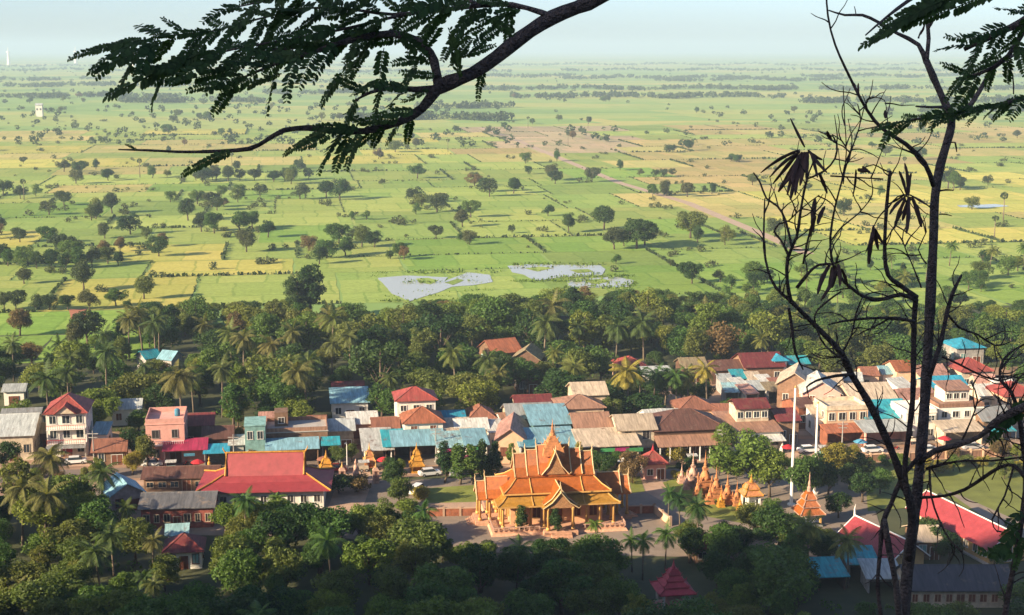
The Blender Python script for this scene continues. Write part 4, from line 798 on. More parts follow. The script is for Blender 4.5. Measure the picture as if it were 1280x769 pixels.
def statue(px, py, h, m, label):
    p = P(px, py); t = thing('statue', label, 'statue', (p.x, p.y, 0), GRID); FOOT.append((p.x, p.y, 1.2)); s = h/4; PROTECT.append((px-6, px+6, py-h*6, py, proj(p)[2]))
    MB().box(-.8*s, .8*s, -.8*s, .8*s, 0, .5*s).box(-.6*s, .6*s, -.6*s, .6*s, .503*s, 1.1*s).build('pedestal', m, t)
    MB().lathe([(.55*s, 1.103*s), (.6*s, 1.3*s), (.38*s, 1.7*s), (.42*s, 2.4*s), (.3*s, 2.75*s), (.12*s, 2.85*s), (.13*s, 2.95*s), (.24*s, 3.1*s), (.25*s, 3.35*s), (.14*s, 3.55*s), (.02*s, 4*s)], 12).build('figure', m, t, True)
statue(262, 592, 3.6, 'bright_gold', 'golden seated figure on a pedestal behind the red hall'); statue(445, 600, 4.4, 'stupa_pink', 'weathered stone figure at the temple gate'); statue(380, 590, 2.6, 'bright_gold', 'small golden figure hidden behind the red hall ridge') if False else None

# gate pillars, wall, poles
def wall_run(a, b, h, label, m='brick_wall', capm='pathway'):
    A, B = P(*a), P(*b); d = B - A; L = d.length; t = thing('boundary_wall', label, 'wall', (A.x, A.y, 0), math.atan2(d.y, d.x))
    MB().box(0, L, -.1, .1, 0, h).build('panel', m, t); MB().box(-.1, L+.1, -.2, .2, h, h+.16).build('coping', capm, t)
    n = max(2, int(L/2.6))
    for i in range(n+1): x = L*i/n; MB().box(x-.2, x+.2, -.22, .22, 0, h+.4).build('pier', capm, t)
wall_run((534, 646), (596, 645), 1.5, 'low brick-red wall left of the orange temple'); wall_run((784, 643), (818, 642), 1.5, 'low brick-red wall right of the orange temple'); wall_run((818, 642), (838, 658), 1.5, 'peach corner wall right of the orange temple', 'peach_wall')
wall_run((420, 604), (370, 606), 1.1, 'low wall behind the right end of the red hall', 'peach_wall'); wall_run((1040, 580), (1290, 569), 1.6, 'long orange-brick wall along the road at the right', 'terracotta_roof', 'peach_wall')
def post(px, py, h, r, m, label, name='flagpole', cat='flagpole', group=None, top=None):
    p = P(px, py); t = thing(name, label, cat, (p.x, p.y, 0), 0, group); MB().lathe([(r*3, 0), (r*3, .4), (r*1.3, .403), (r, h*.5), (r*.75, h)], 10).build('pole', m, t)
    if top == 'ball': MB().lathe([(.02, h), (.16, h+.1), (.2, h+.25), (.1, h+.42), (.01, h+.5)], 8).build('finial', 'gold', t)
    if top == 'arm': MB().tube([(0, 0, h-.2), (0, -.8, h+.3), (0, -1.9, h+.45)], .06, 5).box(-.15, .15, -2.4, -1.8, h+.38, h+.52).build('lamp_arm', 'steel', t)
    if top == 'cross': MB().box(-1.1, 1.1, -.06, .06, h-.7, h-.55).box(-.9, .9, -.06, .06, h-1.5, h-1.36).build('crossarm', 'grey_wall', t)
    PROTECT.append((px-5, px+5, py-h*6.6, py-h*2, proj(p)[2])); return t
post(989, 632, 22.5, .24, 'white_paint', 'taller white flagpole before the leafy tree', top='ball'); post(1018, 618, 17.8, .23, 'white_paint', 'shorter white flagpole above the spired shrine', top='ball')
post(434, 587, 5.6, .09, 'white_paint', 'white lamp post at the temple gate', 'street_lamp', 'street lamp', top='arm'); post(805, 564, 5.6, .09, 'white_paint', 'white lamp post before the cream shops', 'street_lamp', 'street lamp', top='arm'); post(902, 575, 7, .12, 'grey_wall', 'grey pole in front of the dark market hall', 'utility_pole', 'pole', top='cross')
for px, py, lb in ((118, 583, 'grey power pole beside the three-storey white house'), (293, 588, 'grey power pole by the small blue stall'), (545, 578, 'grey power pole by the pale cyan shop'), (693, 574, 'grey power pole behind the temple spire'), (1052, 570, 'grey power pole by the orange stall'), (1158, 562, 'grey power pole beside the bare trunk')):
    post(px, py, 7.5, .13, 'grey_wall', lb, 'utility_pole', 'pole', top='cross')
for px, lb in ((294, 'left one of three short white posts behind the red hall'), (317, 'middle one of three short white posts behind the red hall'), (338, 'right one of three short white posts behind the red hall')): post(px, 590, 2.8, .22, 'white_paint', lb, 'gate_post', 'post')
for px, lb in ((428, 'left pillar of the pale temple gate'), (470, 'right pillar of the pale temple gate')): shrine(px, 604, 7, 2.6, 'stupa_pink', lb, tiers=1, wm='stupa_pink', cm='stupa_pink', spire=1.2, rise=.5, name='gate_pillar', cat='pillar', corner=False)

# ---------------------------------------------------------------- vehicles
def wheel_mesh(r=.32, w=.2): return shared(('wheel', r, w), lambda: MB().tube([(0, -w/2, 0), (0, w/2, 0)], r, 14).mesh('tyre', 'tyre'))
def rim_mesh(r=.2, w=.22): return shared(('rim', r, w), lambda: MB().tube([(0, -w/2, 0), (0, w/2, 0)], r, 10).mesh('rim', 'steel'))
def car(px, py, m, label, rz=0.0, van=False):
    p = P(px, py); t = thing('parked_car', label, 'car', (p.x, p.y, .1), GRID + math.radians(rz)); PROTECT.append((px-12, px+12, py-9, py, proj(p)[2]))
    L, W = 4.4, 1.75; hb = .95; ht = 1.75 if van else 1.48
    MB().prism_y([(-L/2, .35), (L/2, .35), (L/2, .78), (L/2-.25, hb), (-L/2+.1, hb+.02), (-L/2, .8)], -W/2, W/2).build('body', m, t)
    a, b = (-1.9, 1.2) if van else (-1.6, .95); k = MB(); k.frust((a, b+.35, -W/2+.04, W/2-.04), hb, (a+.3, b-.3, -W/2+.2, W/2-.2), ht); k.build('cabin', 'glass', t); MB().box(a+.28, b-.28, -W/2+.19, W/2-.19, ht, ht+.05).build('roof', m, t)
    for x in (-1.35, 1.35):
        for y in (-W/2+.08, W/2-.08): obj('rim', rim_mesh(), obj('wheel', wheel_mesh(), t, (x, y, .32)))
    for y in (-.6, .6): MB().box(L/2-.03, L/2+.02, y-.18, y+.18, .6, .75).build('headlight', 'white_paint', t)
car(190, 583, 'car_white', 'white car on the road near the magenta stall'); car(537, 595, 'car_white', 'white car parked left of the dark columnar trees', 10); car(568, 594, 'car_silver', 'silver car parked among the dark columnar trees', 80); car(522, 617, 'car_white', 'white van in the temple yard below the golden shrine', 60, True)
car(838, 568, 'car_silver', 'silver car in front of the dark market hall', 5); car(820, 567, 'car_black', 'black car in front of the cream barn-like house', 90); car(1090, 566, 'car_white', 'white car on the road left of the bare trunk', 3); car(420, 590, 'car_red', 'red car on the road behind the golden shrine', 0); car(770, 577, 'car_white', 'white van before the long cream shop row', 2, True); car(1215, 562, 'car_silver', 'silver car before the cream shop front', 0)
def moto(px, py, m, label, rz=0.0):
    p = P(px, py); t = thing('motorcycle', label, 'motorcycle', (p.x, p.y, .1), GRID + math.radians(rz))
    for x in (-.6, .6): obj('rim', rim_mesh(.18, .09), obj('wheel', wheel_mesh(.28, .08), t, (x, 0, .28)))
    MB().tube([(.6, 0, .3), (.45, 0, .85), (.38, 0, 1.0)], .04, 5).tube([(.38, -.32, 1.0), (.38, .32, 1.0)], .025, 5).build('handlebar', 'steel', t); MB().prism_y([(-.6, .3), (.2, .3), (.45, .75), (.3, .75), (.1, .5), (-.1, .55), (-.75, .65)], -.12, .12).build('body', m, t); MB().box(-.6, .05, -.13, .13, .66, .76).build('seat', 'tyre', t)
for a in ((232, 582, 'car_red', 'red motorcycle parked at the magenta stall', 70), (238, 583, 'car_black', 'black motorcycle parked at the magenta stall', 75), (350, 587, 'car_black', 'black motorcycle below the long light blue roof', 80), (382, 586, 'car_red', 'red motorcycle below the long light blue roof', 95), (497, 584, 'car_silver', 'silver motorcycle at the turquoise-roofed shop', 85), (745, 588, 'car_black', 'black motorcycle before the long cream shop row', 80), (1120, 563, 'car_red', 'red motorcycle by the low pale grey shop roof', 10)): moto(*a)

# small stalls and parasols along the road
def parasol(px, py, m, label):
    p = P(px, py); t = thing('parasol', label, 'parasol', (p.x, p.y, 0), 0); MB().tube([(0, 0, 0), (0, 0, 2.5)], .03, 5).build('pole', 'steel', t); MB().lathe([(1.5, 2.0), (1.5, 2.06), (.75, 2.45), (.03, 2.7)], 8).build('canopy', m, t)
for a in ((248, 590, 'sign_red', 'red parasol by the magenta stall'), (330, 588, 'tank_blue', 'blue parasol left of the long light blue roof'), (360, 588, 'cream_wall', 'cream parasol under the long light blue roof'), (405, 586, 'rust_roof', 'rusty orange parasol right of the long light blue roof'), (480, 587, 'sign_red', 'red parasol before the white sloping shop'), (585, 585, 'sign_magenta', 'magenta parasol before the narrow light blue shop'), (780, 588, 'white_paint', 'white parasol at the right end of the cream shops'), (730, 588, 'sign_green', 'green parasol at the left end of the cream shops'), (985, 571, 'sign_red', 'red parasol left of the shorter flagpole'), (1075, 564, 'tank_blue', 'blue parasol beside the orange stall'), (1140, 561, 'cream_wall', 'cream parasol left of the bare trunk'), (1180, 560, 'sign_red', 'red parasol before the dark-windowed white house')): parasol(*a)
def crate_cart(px, py, m, label):
    p = P(px, py); t = thing('food_cart', label, 'cart', (p.x, p.y, .1), GRID); MB().box(-.9, .9, -.45, .45, .5, 1.1).build('box', m, t); MB().prism_x([(-.7, 2.0), (.7, 2.2), (.7, 2.26), (-.7, 2.06)], -1.1, 1.1).build('roof', 'white_roof', t)
    for x in (-.85, .85): MB().box(x-.03, x+.03, -.4, -.34, 1.1, 2.02).build('post', 'steel', t)
    for x in (-.5, .5): obj('rim', rim_mesh(), obj('wheel', wheel_mesh(), t, (x, -.4, .32)))
for a in ((214, 590, 'turquoise_wall', 'turquoise food cart before the pink house'), (310, 590, 'sign_red', 'red food cart before the turquoise house'), (455, 590, 'cream_wall', 'cream food cart by the temple gate'), (650, 588, 'tank_blue', 'blue food cart before the low light blue shop'), (865, 582, 'sign_red', 'red food cart before the dark market hall'), (1030, 571, 'turquoise_wall', 'turquoise food cart beside the flagpoles')): crate_cart(*a)
for px, py, lb in ((95, 580, 'white car before the three-storey white house'), (700, 588, 'white car behind the temple roof at the road'), (1010, 566, 'white car on the road between the flagpoles'), (1160, 566, 'white car on the road right behind the bare trunk')): car(px, py, 'car_white', lb, R.choice([0, 5, 180]))

# far white towers on the plain
for px, py, h, lb in ((11, 81, 60, 'leftmost thin white tower on the far plain'), (95, 81, 62, 'second thin white tower from the left on the far plain'), (168, 83, 58, 'thin white tower behind the leafy branch tip')):
    p = P(px, py); t = thing('tower', lb, 'tower', (p.x, p.y, 0), 0); MB().lathe([(9, 0), (7, h*.5), (4, h), (9, h*1.02), (9, h*1.1), (1.5, h*1.15), (1, h*1.5)], 8).build('shaft', 'white_paint', t)
p = P(49, 146); t = thing('storage_building', 'pale boxy building far out among the field trees', 'building', (p.x, p.y, 0), GRID); MB().box(-4, 4, 0, 8, 0, 14).build('wall', 'white_wall', t); MB().prism_x([(-.6, 14), (4, 16.5), (8.6, 14)], -4.5, 4.5).build('roof', 'lightgrey_roof', t); window(t, -2, -.03, 8, 2, 2.4); window(t, 2, -.03, 8, 2, 2.4)
# ------------------------------------------------------------------ trees
rng = np.random.default_rng(11)
def rhombi(pos, nrm, size, asp=0.55):
    n = len(pos); nrm = nrm / (np.linalg.norm(nrm, axis=1, keepdims=True) + 1e-9)
    a = np.cross(nrm, rng.normal(size=(n, 3))); a /= np.linalg.norm(a, axis=1, keepdims=True) + 1e-9
    b = np.cross(nrm, a); s = (size * rng.uniform(.6, 1.4, n))[:, None]
    return np.stack([pos - a*s*.5, pos + b*s*asp*.5 + nrm*s*.08, pos + a*s*.5, pos - b*s*asp*.5 + nrm*s*.08], 1)
def crown(H, Rx, z0, lobes, n, leaf, conic=0.0, lr=(.34, .55)):
    """leaf-sized faces on many overlapping clumps filling a crown from z0 to H"""
    zc, rz = (z0 + H) / 2, (H - z0) / 2; C = []
    while len(C) < lobes:
        q = rng.uniform(-1, 1, 3)
        if np.linalg.norm(q) > 1 or (np.linalg.norm(q) < .35 and rng.random() < .7): continue
        k = 1 - conic * (q[2] + 1) / 2
        C.append((q[0]*Rx*.72*k, q[1]*Rx*.72*k, zc + q[2]*rz*.78, Rx*rng.uniform(*lr)*(0.6 + .4*k)))
    C = np.array(C); C[:, :2] *= 1 + .28*rng.normal(size=(1, 2)); C[:, :2] += rng.normal(size=(1, 2))*Rx*.1; w = C[:, 3]**2; w = w / w.sum(); idx = rng.choice(len(C), n, p=w)
    d = rng.normal(size=(n, 3)); d[:, 2] = d[:, 2] * .9 + .25; d /= np.linalg.norm(d, axis=1, keepdims=True)
    rr = C[idx, 3:4] * rng.uniform(.62, 1.08, (n, 1))
    pos = C[idx, :3] + d * rr * np.array([1, 1, .82])
    keep = pos[:, 2] > z0 * .75
    pos, d = pos[keep], d[keep]
    return rhombi(pos, d + .75 * rng.normal(size=d.shape), np.full(len(pos), leaf))
def trunk_mesh(H, r, z0, Rx, limbs=5, m='bark'):
    b = MB(); lean = rng.uniform(-.3, .3, 2)
    b.tube([(0, 0, -.4), (lean[0]*.3, lean[1]*.3, z0*.6), (lean[0], lean[1], z0*1.1), (lean[0]*1.2, lean[1]*1.2, H*.8)], [r*1.25, r, r*.8, r*.25], 7)
    for k in range(limbs):
        a = 2*math.pi*(k + rng.random()*.6)/limbs; e = Rx*rng.uniform(.45, .7); z = z0*rng.uniform(.7, 1.1)
        b.tube([(lean[0]*.8, lean[1]*.8, z), (lean[0]+e*.5*math.cos(a), lean[1]+e*.5*math.sin(a), z+(H-z0)*.22), (lean[0]+e*math.cos(a), lean[1]+e*math.sin(a), z+(H-z0)*rng.uniform(.35, .6))], [r*.5, r*.36, r*.12], 5)
    return b.mesh('trunk', m, True)
PROTO = {}
def proto(kind, n, fn): PROTO[kind] = [fn() for _ in range(n)]
proto('round', 5, lambda: (9.0, trunk_mesh(9, .26, 2.4, 3.8), quads_mesh('crown', crown(9, 3.9, 1.6, 38, 5600, .44, lr=(.19, .40)), 'leaf_green')))
proto('spread', 3, lambda: (8.0, trunk_mesh(8, .28, 2.6, 4.6), quads_mesh('crown', crown(8, 4.8, 2.0, 42, 6000, .44, lr=(.17, .36)), 'leaf_green')))
proto('tall', 3, lambda: (13.0, trunk_mesh(13, .30, 4.5, 3.2), quads_mesh('crown', crown(13, 3.2, 2.8, 44, 6200, .46, lr=(.22, .46)), 'leaf_green')))
proto('column', 2, lambda: (9.0, trunk_mesh(9, .18, 1.0, 1.0, 3), quads_mesh('crown', crown(9, 1.25, .5, 26, 3000, .32, conic=.55, lr=(.5, .8)), 'leaf_deep')))
proto('airy', 4, lambda: (9.0, trunk_mesh(9, .24, 2.2, 3.0, 7), quads_mesh('crown', crown(9, 4.3, .4, 24, 3600, .46, lr=(.18, .42)), 'leaf_field')))
proto('bush', 3, lambda: (3.0, trunk_mesh(3, .09, .5, 1.4, 5), quads_mesh('crown', crown(3, 1.9, .2, 14, 1800, .32), 'leaf_green')))
def palm_proto(H=10.0, nf=22, fl=3.7):
    b = MB(); lx, ly = rng.uniform(-.9, .9, 2)
    b.tube([(0, 0, -.4), (lx*.2, ly*.2, H*.3), (lx*.6, ly*.6, H*.7), (lx, ly, H)], [.26, .18, .15, .14], 7); tm = b.mesh('trunk', 'palm_bark', True)
    Q = []
    for k in range(nf):
        az = 2*math.pi*(k*.381966 % 1) + rng.normal()*.15; el = math.radians(68 - 108*(k/(nf-1)) + rng.normal()*7); L = fl*rng.uniform(.85, 1.15)
        d = np.array([math.cos(az)*math.cos(el), math.sin(az)*math.cos(el), math.sin(el)]); p = np.array([lx, ly, H]); side = np.array([-math.sin(az), math.cos(az), 0])
        n = 13; st = L/n
        for i in range(n):
            q = p + d*st
            ll = (.95*math.sin(math.pi*min(1, (i+1.6)/(n+1.0)))+.15)*fl/3.7
            for sg in (-1, 1):
                tip = (p+q)/2 + side*sg*ll*.75 + d*ll*.45 - np.array([0, 0, ll*.48])
                Q.append([p, q, tip + d*.06, tip])
            Q.append([p - side*.04, p + side*.04, q + side*.03, q - side*.03])
            p = q; d = d - np.array([0, 0, .115]); d /= np.linalg.norm(d)
    return (H, tm, quads_mesh('crown', np.array(Q), 'leaf_palm'))
proto('coconut', 5, lambda: palm_proto(rng.uniform(8.5, 11.5), int(rng.integers(19, 26)), rng.uniform(3.3, 4.1)))
def sugar_palm():
    H = 11.0; b = MB(); b.tube([(0, 0, -.4), (.1, 0, H*.5), (0, .1, H)], [.32, .22, .2], 7); tm = b.mesh('trunk', 'palm_bark', True); Q = []
    for k in range(34):
        d = rng.normal(size=3); d[2] = d[2]*.8 + .25; d /= np.linalg.norm(d); c = np.array([0, .1, H]) + d*1.15
        a = np.cross(d, rng.normal(size=3)); a /= np.linalg.norm(a); 
        for i in range(8):
            t0, t1 = -1.9 + 3.8*i/8, -1.9 + 3.8*(i+.75)/8; e = lambda t: c + (d*math.cos(t)*.6 + a*math.sin(t)*.75)*1.05
            Q.append([c, e(t0), e((t0+t1)/2)*1.0 + d*.12, e(t1)])
        Q.append([np.array([0, .1, H]) + a*.04, c + a*.04, c - a*.04, np.array([0, .1, H]) - a*.04])
    return (H, tm, quads_mesh('crown', np.array(Q), 'leaf_field'))
proto('sugar', 3, sugar_palm)

TREES = []
DESC = dict(leaf_deep='dark green', leaf_green='green', leaf_olive='olive green', leaf_light='light green', leaf_yellow='yellowish', leaf_dry='dry brown', leaf_palm='', leaf_field='dusky green')
FORM = dict(round='bushy tree', spread='spreading tree', tall='tall tree', column='columnar tree', airy='loose-crowned tree', bush='bush', coconut='coconut palm', sugar='sugar palm')
NAME = dict(round='bushy_tree', spread='spreading_tree', tall='tall_tree', column='columnar_tree', airy='slender_tree', bush='bush', coconut='coconut_palm', sugar='sugar_palm')
rt = random.Random(5)
def tree(x, y, kind, h, leaf=None, z=0.0, label=None, wide=1.0, group=None, place=None):
    H, tm, cm = rt.choice(PROTO[kind]); s = h / H
    t = obj(NAME[kind] if place not in ('field', 'foot') or kind in ('coconut', 'sugar', 'bush') else 'field_tree' if place == 'field' else 'hillside_tree', None, None, (x, y, z), rt.uniform(0, 6.28)); t.scale = (s*wide, s*wide, s)
    tr = obj('trunk', tm, t); c = obj('crown', cm, t)
    if leaf and cm.materials[0] != M[leaf]:
        c.material_slots[0].link = 'OBJECT'; c.material_slots[0].material = M[leaf]
    px, py, _ = proj((x, y, z)); TREES.append(dict(o=t, px=px, py=py, kind=kind, leaf=leaf or cm.materials[0].name, label=label, group=group, place=place))
    return t
def tree_px(px, py, kind, hpx, leaf=None, label=None, wide=1.0, **k):
    p = P(px, py); tree(p.x, p.y, kind, hpx / (scl(py) * .96), leaf, 0, label, wide, **k); FOOT.append((p.x, p.y, 1.0))
def free(x, y, r, h, crown_r):
    for fx, fy, fr in FOOT:
        if (x-fx)**2 + (y-fy)**2 < (r + fr)**2: return False
    a = proj((x, y, 0)); b = proj((x, y, h)); rp = crown_r * FPX / a[2]
    X0, X1, Y0, Y1 = a[0]-rp, a[0]+rp, b[1], a[1] - h*.15*FPX/a[2]
    for q in PROTECT:
        if q[4] < a[2] - 1: continue
        ix = min(X1, q[1]) - max(X0, q[0]); iy = min(Y1, q[3]) - max(Y0, q[2])
        if ix > 0 and iy > 0:
            if ix*iy > .10 * (q[1]-q[0]) * (q[3]-q[2]) or ix*iy > .3*(X1-X0)*(Y1-Y0): return False
    return True

# trees of the temple yard and the village that the photo shows one by one
HAND = [(494, 612, 'round', 36, 'leaf_deep', 'dark round clipped tree in the middle of the temple yard', 1.1), (935, 614, 'round', 76, 'leaf_light', 'large leafy light green tree behind the orange stupas', 1.3), (962, 622, 'round', 62, 'leaf_light', 'light green tree left of the taller flagpole', 1.05), (905, 572, 'round', 44, 'leaf_light', 'light green roadside tree before the white terraced house', 1.0),
        (1003, 628, 'round', 66, 'leaf_green', 'dark leafy tree between the two flagpoles', 1.0), (1046, 598, 'round', 46, 'leaf_yellow', 'yellowish tree right of the shorter flagpole', 1.1), (1062, 612, 'round', 34, 'leaf_deep', 'dark low tree at the edge of the lawn', 1.2), (1035, 620, 'round', 44, 'leaf_deep', 'dark tree behind the spired orange shrine', 1.0),
        (440, 578, 'round', 24, 'leaf_olive', 'right one of two round roadside trees', 1.0), (423, 580, 'round', 25, 'leaf_olive', 'left one of two round roadside trees', 1.0), (556, 604, 'column', 62, 'leaf_deep', 'leftmost dark columnar tree of the row beside the temple', 1.1), (575, 606, 'column', 54, 'leaf_green', 'leafy columnar tree second in the row beside the temple', 1.7),
        (590, 606, 'column', 60, 'leaf_green', 'third columnar tree in the row beside the temple', 1.3), (604, 604, 'column', 58, 'leaf_deep', 'slim dark columnar tree right at the temple roof', 1.0), (620, 600, 'column', 56, 'leaf_deep', 'dark columnar tree half behind the temple roof', 1.1), (652, 668, 'column', 44, 'leaf_deep', 'left one of two small dark trees before the temple front', 1.2), (695, 670, 'column', 42, 'leaf_deep', 'right one of two small dark trees before the temple front', 1.3),
        (752, 598, 'round', 34, 'leaf_deep', 'dark tree behind the right end of the temple', 1.1), (772, 586, 'round', 24, 'leaf_green', 'green roadside tree left of the pink gatehouse', 1.2), (790, 604, 'airy', 44, 'leaf_dry', 'thin brownish tree between temple and pink gatehouse', .9), (850, 576, 'bush', 18, 'leaf_yellow', 'yellowish bush before the dark market hall', 1.4), (735, 590, 'round', 30, 'leaf_green', 'green tree behind the temple spire at right', 1.0),
        (640, 588, 'column', 40, 'leaf_light', 'light green slim tree left of the temple spire', 1.2), (724, 588, 'column', 38, 'leaf_yellow', 'yellowish slim tree right of the temple spire', 1.2), (500, 634, 'round', 40, 'leaf_olive', 'olive leafy tree in front of the dark round one', 1.0), (446, 616, 'bush', 22, 'leaf_dry', 'brown dry bush at the temple gate', 1.1), (424, 617, 'bush', 24, 'leaf_deep', 'dark bush at the right end of the red hall', 1.5), (530, 625, 'bush', 16, 'leaf_yellow', 'yellow-green bush in the yard below the golden shrine', 1.5),
        (515, 640, 'bush', 16, 'leaf_light', 'light green bush left of the low brick wall', 1.8), (388, 400, 'tall', 76, 'leaf_deep', 'tall dark tree standing out at the far edge of the wood', 1.0), (372, 402, 'tall', 62, 'leaf_deep', 'shorter neighbour of the tall dark tree at the wood edge', 1.0), (184, 585, 'round', 42, 'leaf_olive', 'olive tree between the rust-red shed and pink house', .9), (170, 575, 'round', 44, 'leaf_deep', 'dark tree left of the pink house', .8), (5, 590, 'round', 40, 'leaf_deep', 'dark tree before the big cream shed', 1.1),
        (298, 535, 'round', 36, 'leaf_light', 'light green tree left of the unfinished brown building', 1.0), (786, 528, 'coconut', 62, 'leaf_yellow', 'yellowed palm behind the cream barn-like house', 1.0), (884, 520, 'coconut', 58, 'leaf_yellow', 'yellowed palm right of the market hall', 1.0), (120, 530, 'round', 30, 'leaf_light', 'small light green tree right of the three-storey white house', .8), (1080, 590, 'bush', 20, 'leaf_olive', 'olive bush on the lawn by the leaning branch', 1.5),
        (850, 662, 'coconut', 40, 'leaf_deep', 'dark palm at the right corner of the temple yard', 1.0), (835, 655, 'coconut', 38, 'leaf_green', 'green palm right of the temple steps', .9), (872, 690, 'coconut', 56, 'leaf_deep', 'leaning dark palm below the orange stupas', 1.0), (945, 672, 'spread', 40, 'leaf_olive', 'olive spreading tree below the white columned shrine', 1.1), (975, 690, 'spread', 52, 'leaf_deep', 'dark spreading tree before the spired orange shrine', 1.2), (1060, 735, 'coconut', 60, 'leaf_olive', 'palm with drooping fronds left of the crimson hall', 1.0), (1010, 720, 'coconut', 62, 'leaf_olive', 'palm with drooping fronds below the spired shrine', 1.0),
        (1165, 690, 'round', 40, 'leaf_deep', 'dark tree between the two red halls', 1.2), (1185, 705, 'round', 42, 'leaf_deep', 'dark tree before the windows of the long red hall', 1.1), (1245, 712, 'round', 30, 'leaf_green', 'green tree at the near end of the long red hall', 1.2), (1205, 582, 'bush', 12, 'leaf_olive', 'olive bush on the lawn right of the bare trunk', 1.6), (745, 684, 'coconut', 30, 'leaf_green', 'small palm before the right end of the temple', 1.1),
        (800, 516, 'coconut', 46, 'leaf_deep', 'dark palm in the grove behind the cream barn-like house', 1.0), (816, 520, 'coconut', 50, 'leaf_green', 'second palm of the grove behind the market hall', 1.0), (831, 516, 'coconut', 46, 'leaf_deep', 'third palm of the grove behind the market hall', 1.0), (846, 522, 'coconut', 52, 'leaf_green', 'fourth palm of the grove behind the market hall', 1.0), (860, 515, 'coconut', 46, 'leaf_palm', 'palm of the grove beside the rust hip-roofed house', 1.0), (768, 512, 'round', 40, 'leaf_deep', 'dark tree behind the beige terracotta villa', 1.0), (822, 506, 'round', 30, 'leaf_deep', 'dark low tree inside the palm grove', 1.3), (852, 505, 'round', 30, 'leaf_green', 'green low tree at the back of the palm grove', 1.3), (790, 504, 'round', 30, 'leaf_green', 'green tree at the left end of the palm grove', 1.2), (880, 506, 'round', 30, 'leaf_deep', 'dark tree left of the market palm', 1.2), (910, 524, 'round', 26, 'leaf_green', 'green tree before the tin-roofed market', 1.2),
        (618, 472, 'round', 34, 'leaf_green', 'green tree before the lone orange roof', 1.2), (636, 482, 'round', 40, 'leaf_deep', 'dark tree below the lone orange roof', 1.2), (655, 492, 'round', 44, 'leaf_green', 'green tree before the weathered tan house', 1.2), (674, 486, 'round', 36, 'leaf_olive', 'olive tree right of the weathered tan house', 1.1), (604, 500, 'coconut', 50, 'leaf_palm', 'palm in the wood below the lone orange roof', 1.0),
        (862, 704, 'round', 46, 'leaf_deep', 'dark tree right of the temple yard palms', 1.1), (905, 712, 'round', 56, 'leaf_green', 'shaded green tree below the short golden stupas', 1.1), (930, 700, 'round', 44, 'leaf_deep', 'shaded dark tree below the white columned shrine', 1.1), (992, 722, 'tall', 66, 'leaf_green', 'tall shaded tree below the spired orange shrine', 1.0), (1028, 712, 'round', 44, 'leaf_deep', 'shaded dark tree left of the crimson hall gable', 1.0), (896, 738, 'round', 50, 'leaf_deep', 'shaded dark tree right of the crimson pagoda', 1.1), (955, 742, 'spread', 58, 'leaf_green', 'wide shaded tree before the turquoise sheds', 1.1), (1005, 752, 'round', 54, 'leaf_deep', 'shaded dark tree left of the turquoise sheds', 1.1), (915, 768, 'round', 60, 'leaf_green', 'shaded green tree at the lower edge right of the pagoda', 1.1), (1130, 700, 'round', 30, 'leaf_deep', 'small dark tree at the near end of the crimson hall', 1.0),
        (1078, 628, 'round', 38, 'leaf_deep', 'dark tree on the lawn behind the crimson hall gable', 1.2), (1100, 618, 'round', 34, 'leaf_green', 'green tree on the lawn by the leaning branch foot', 1.1), (1048, 648, 'round', 34, 'leaf_deep', 'dark tree between spired shrine and crimson hall', 1.1), (965, 655, 'round', 34, 'leaf_green', 'green tree right of the white columned shrine', 1.1),
        (282, 672, 'round', 44, 'leaf_light', 'light green tree before the left end of the red hall', 1.1), (312, 676, 'round', 52, 'leaf_olive', 'olive tree before the white wall of the red hall', 1.0), (343, 672, 'spread', 46, 'leaf_light', 'light spreading tree before the middle of the red hall', 1.0), (372, 676, 'round', 46, 'leaf_green', 'green tree before the right half of the red hall', 1.0), (402, 676, 'round', 40, 'leaf_light', 'light tree below the right end of the red hall', 1.1), (448, 680, 'round', 50, 'leaf_light', 'light green tree at the lower end of the temple path', 1.0), (478, 676, 'round', 54, 'leaf_olive', 'olive tree between the temple path and brick wall', 1.0), (515, 682, 'round', 44, 'leaf_deep', 'dark tree just left of the low brick wall', 1.1),
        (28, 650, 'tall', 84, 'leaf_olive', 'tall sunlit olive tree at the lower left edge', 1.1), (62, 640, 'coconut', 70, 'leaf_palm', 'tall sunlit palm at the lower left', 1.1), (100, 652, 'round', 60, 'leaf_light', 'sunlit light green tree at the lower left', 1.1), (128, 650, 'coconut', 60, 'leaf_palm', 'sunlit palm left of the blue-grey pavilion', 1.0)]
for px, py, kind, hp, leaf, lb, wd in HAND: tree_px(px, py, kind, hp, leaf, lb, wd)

# ---- the wood between the fields and the village
def wood_top(x): return np.interp(x, [-60, 90, 150, 180, 230, 340, 430, 470, 520, 600, 700, 800, 900, 960, 1060, 1160, 1280, 1340], [436, 430, 404, 385, 376, 372, 384, 388, 380, 368, 362, 362, 366, 372, 384, 382, 376, 376])
def wood_foot(x): return np.interp(x, [-60, 50, 130, 240, 330, 480, 560, 620, 700, 800, 880, 905, 960, 1000, 1100, 1160, 1280, 1340], [545, 545, 555, 545, 552, 552, 550, 545, 540, 545, 525, 478, 470, 478, 492, 495, 505, 510])
cand = []
step = 9.2
for a in np.arange(-190, 260, step):
    for b in np.arange(300, 452, step):
        p = G(a + rt.uniform(-3.2, 3.2), b + rt.uniform(-3.2, 3.2)); px, py, dep = proj(p)
        if -45 < px < 1325 and py < wood_foot(px) and py > wood_top(px) + 8: cand.append((p, px, py, dep))
cand.sort(key=lambda c: -c[3]); nb = npalm = 0
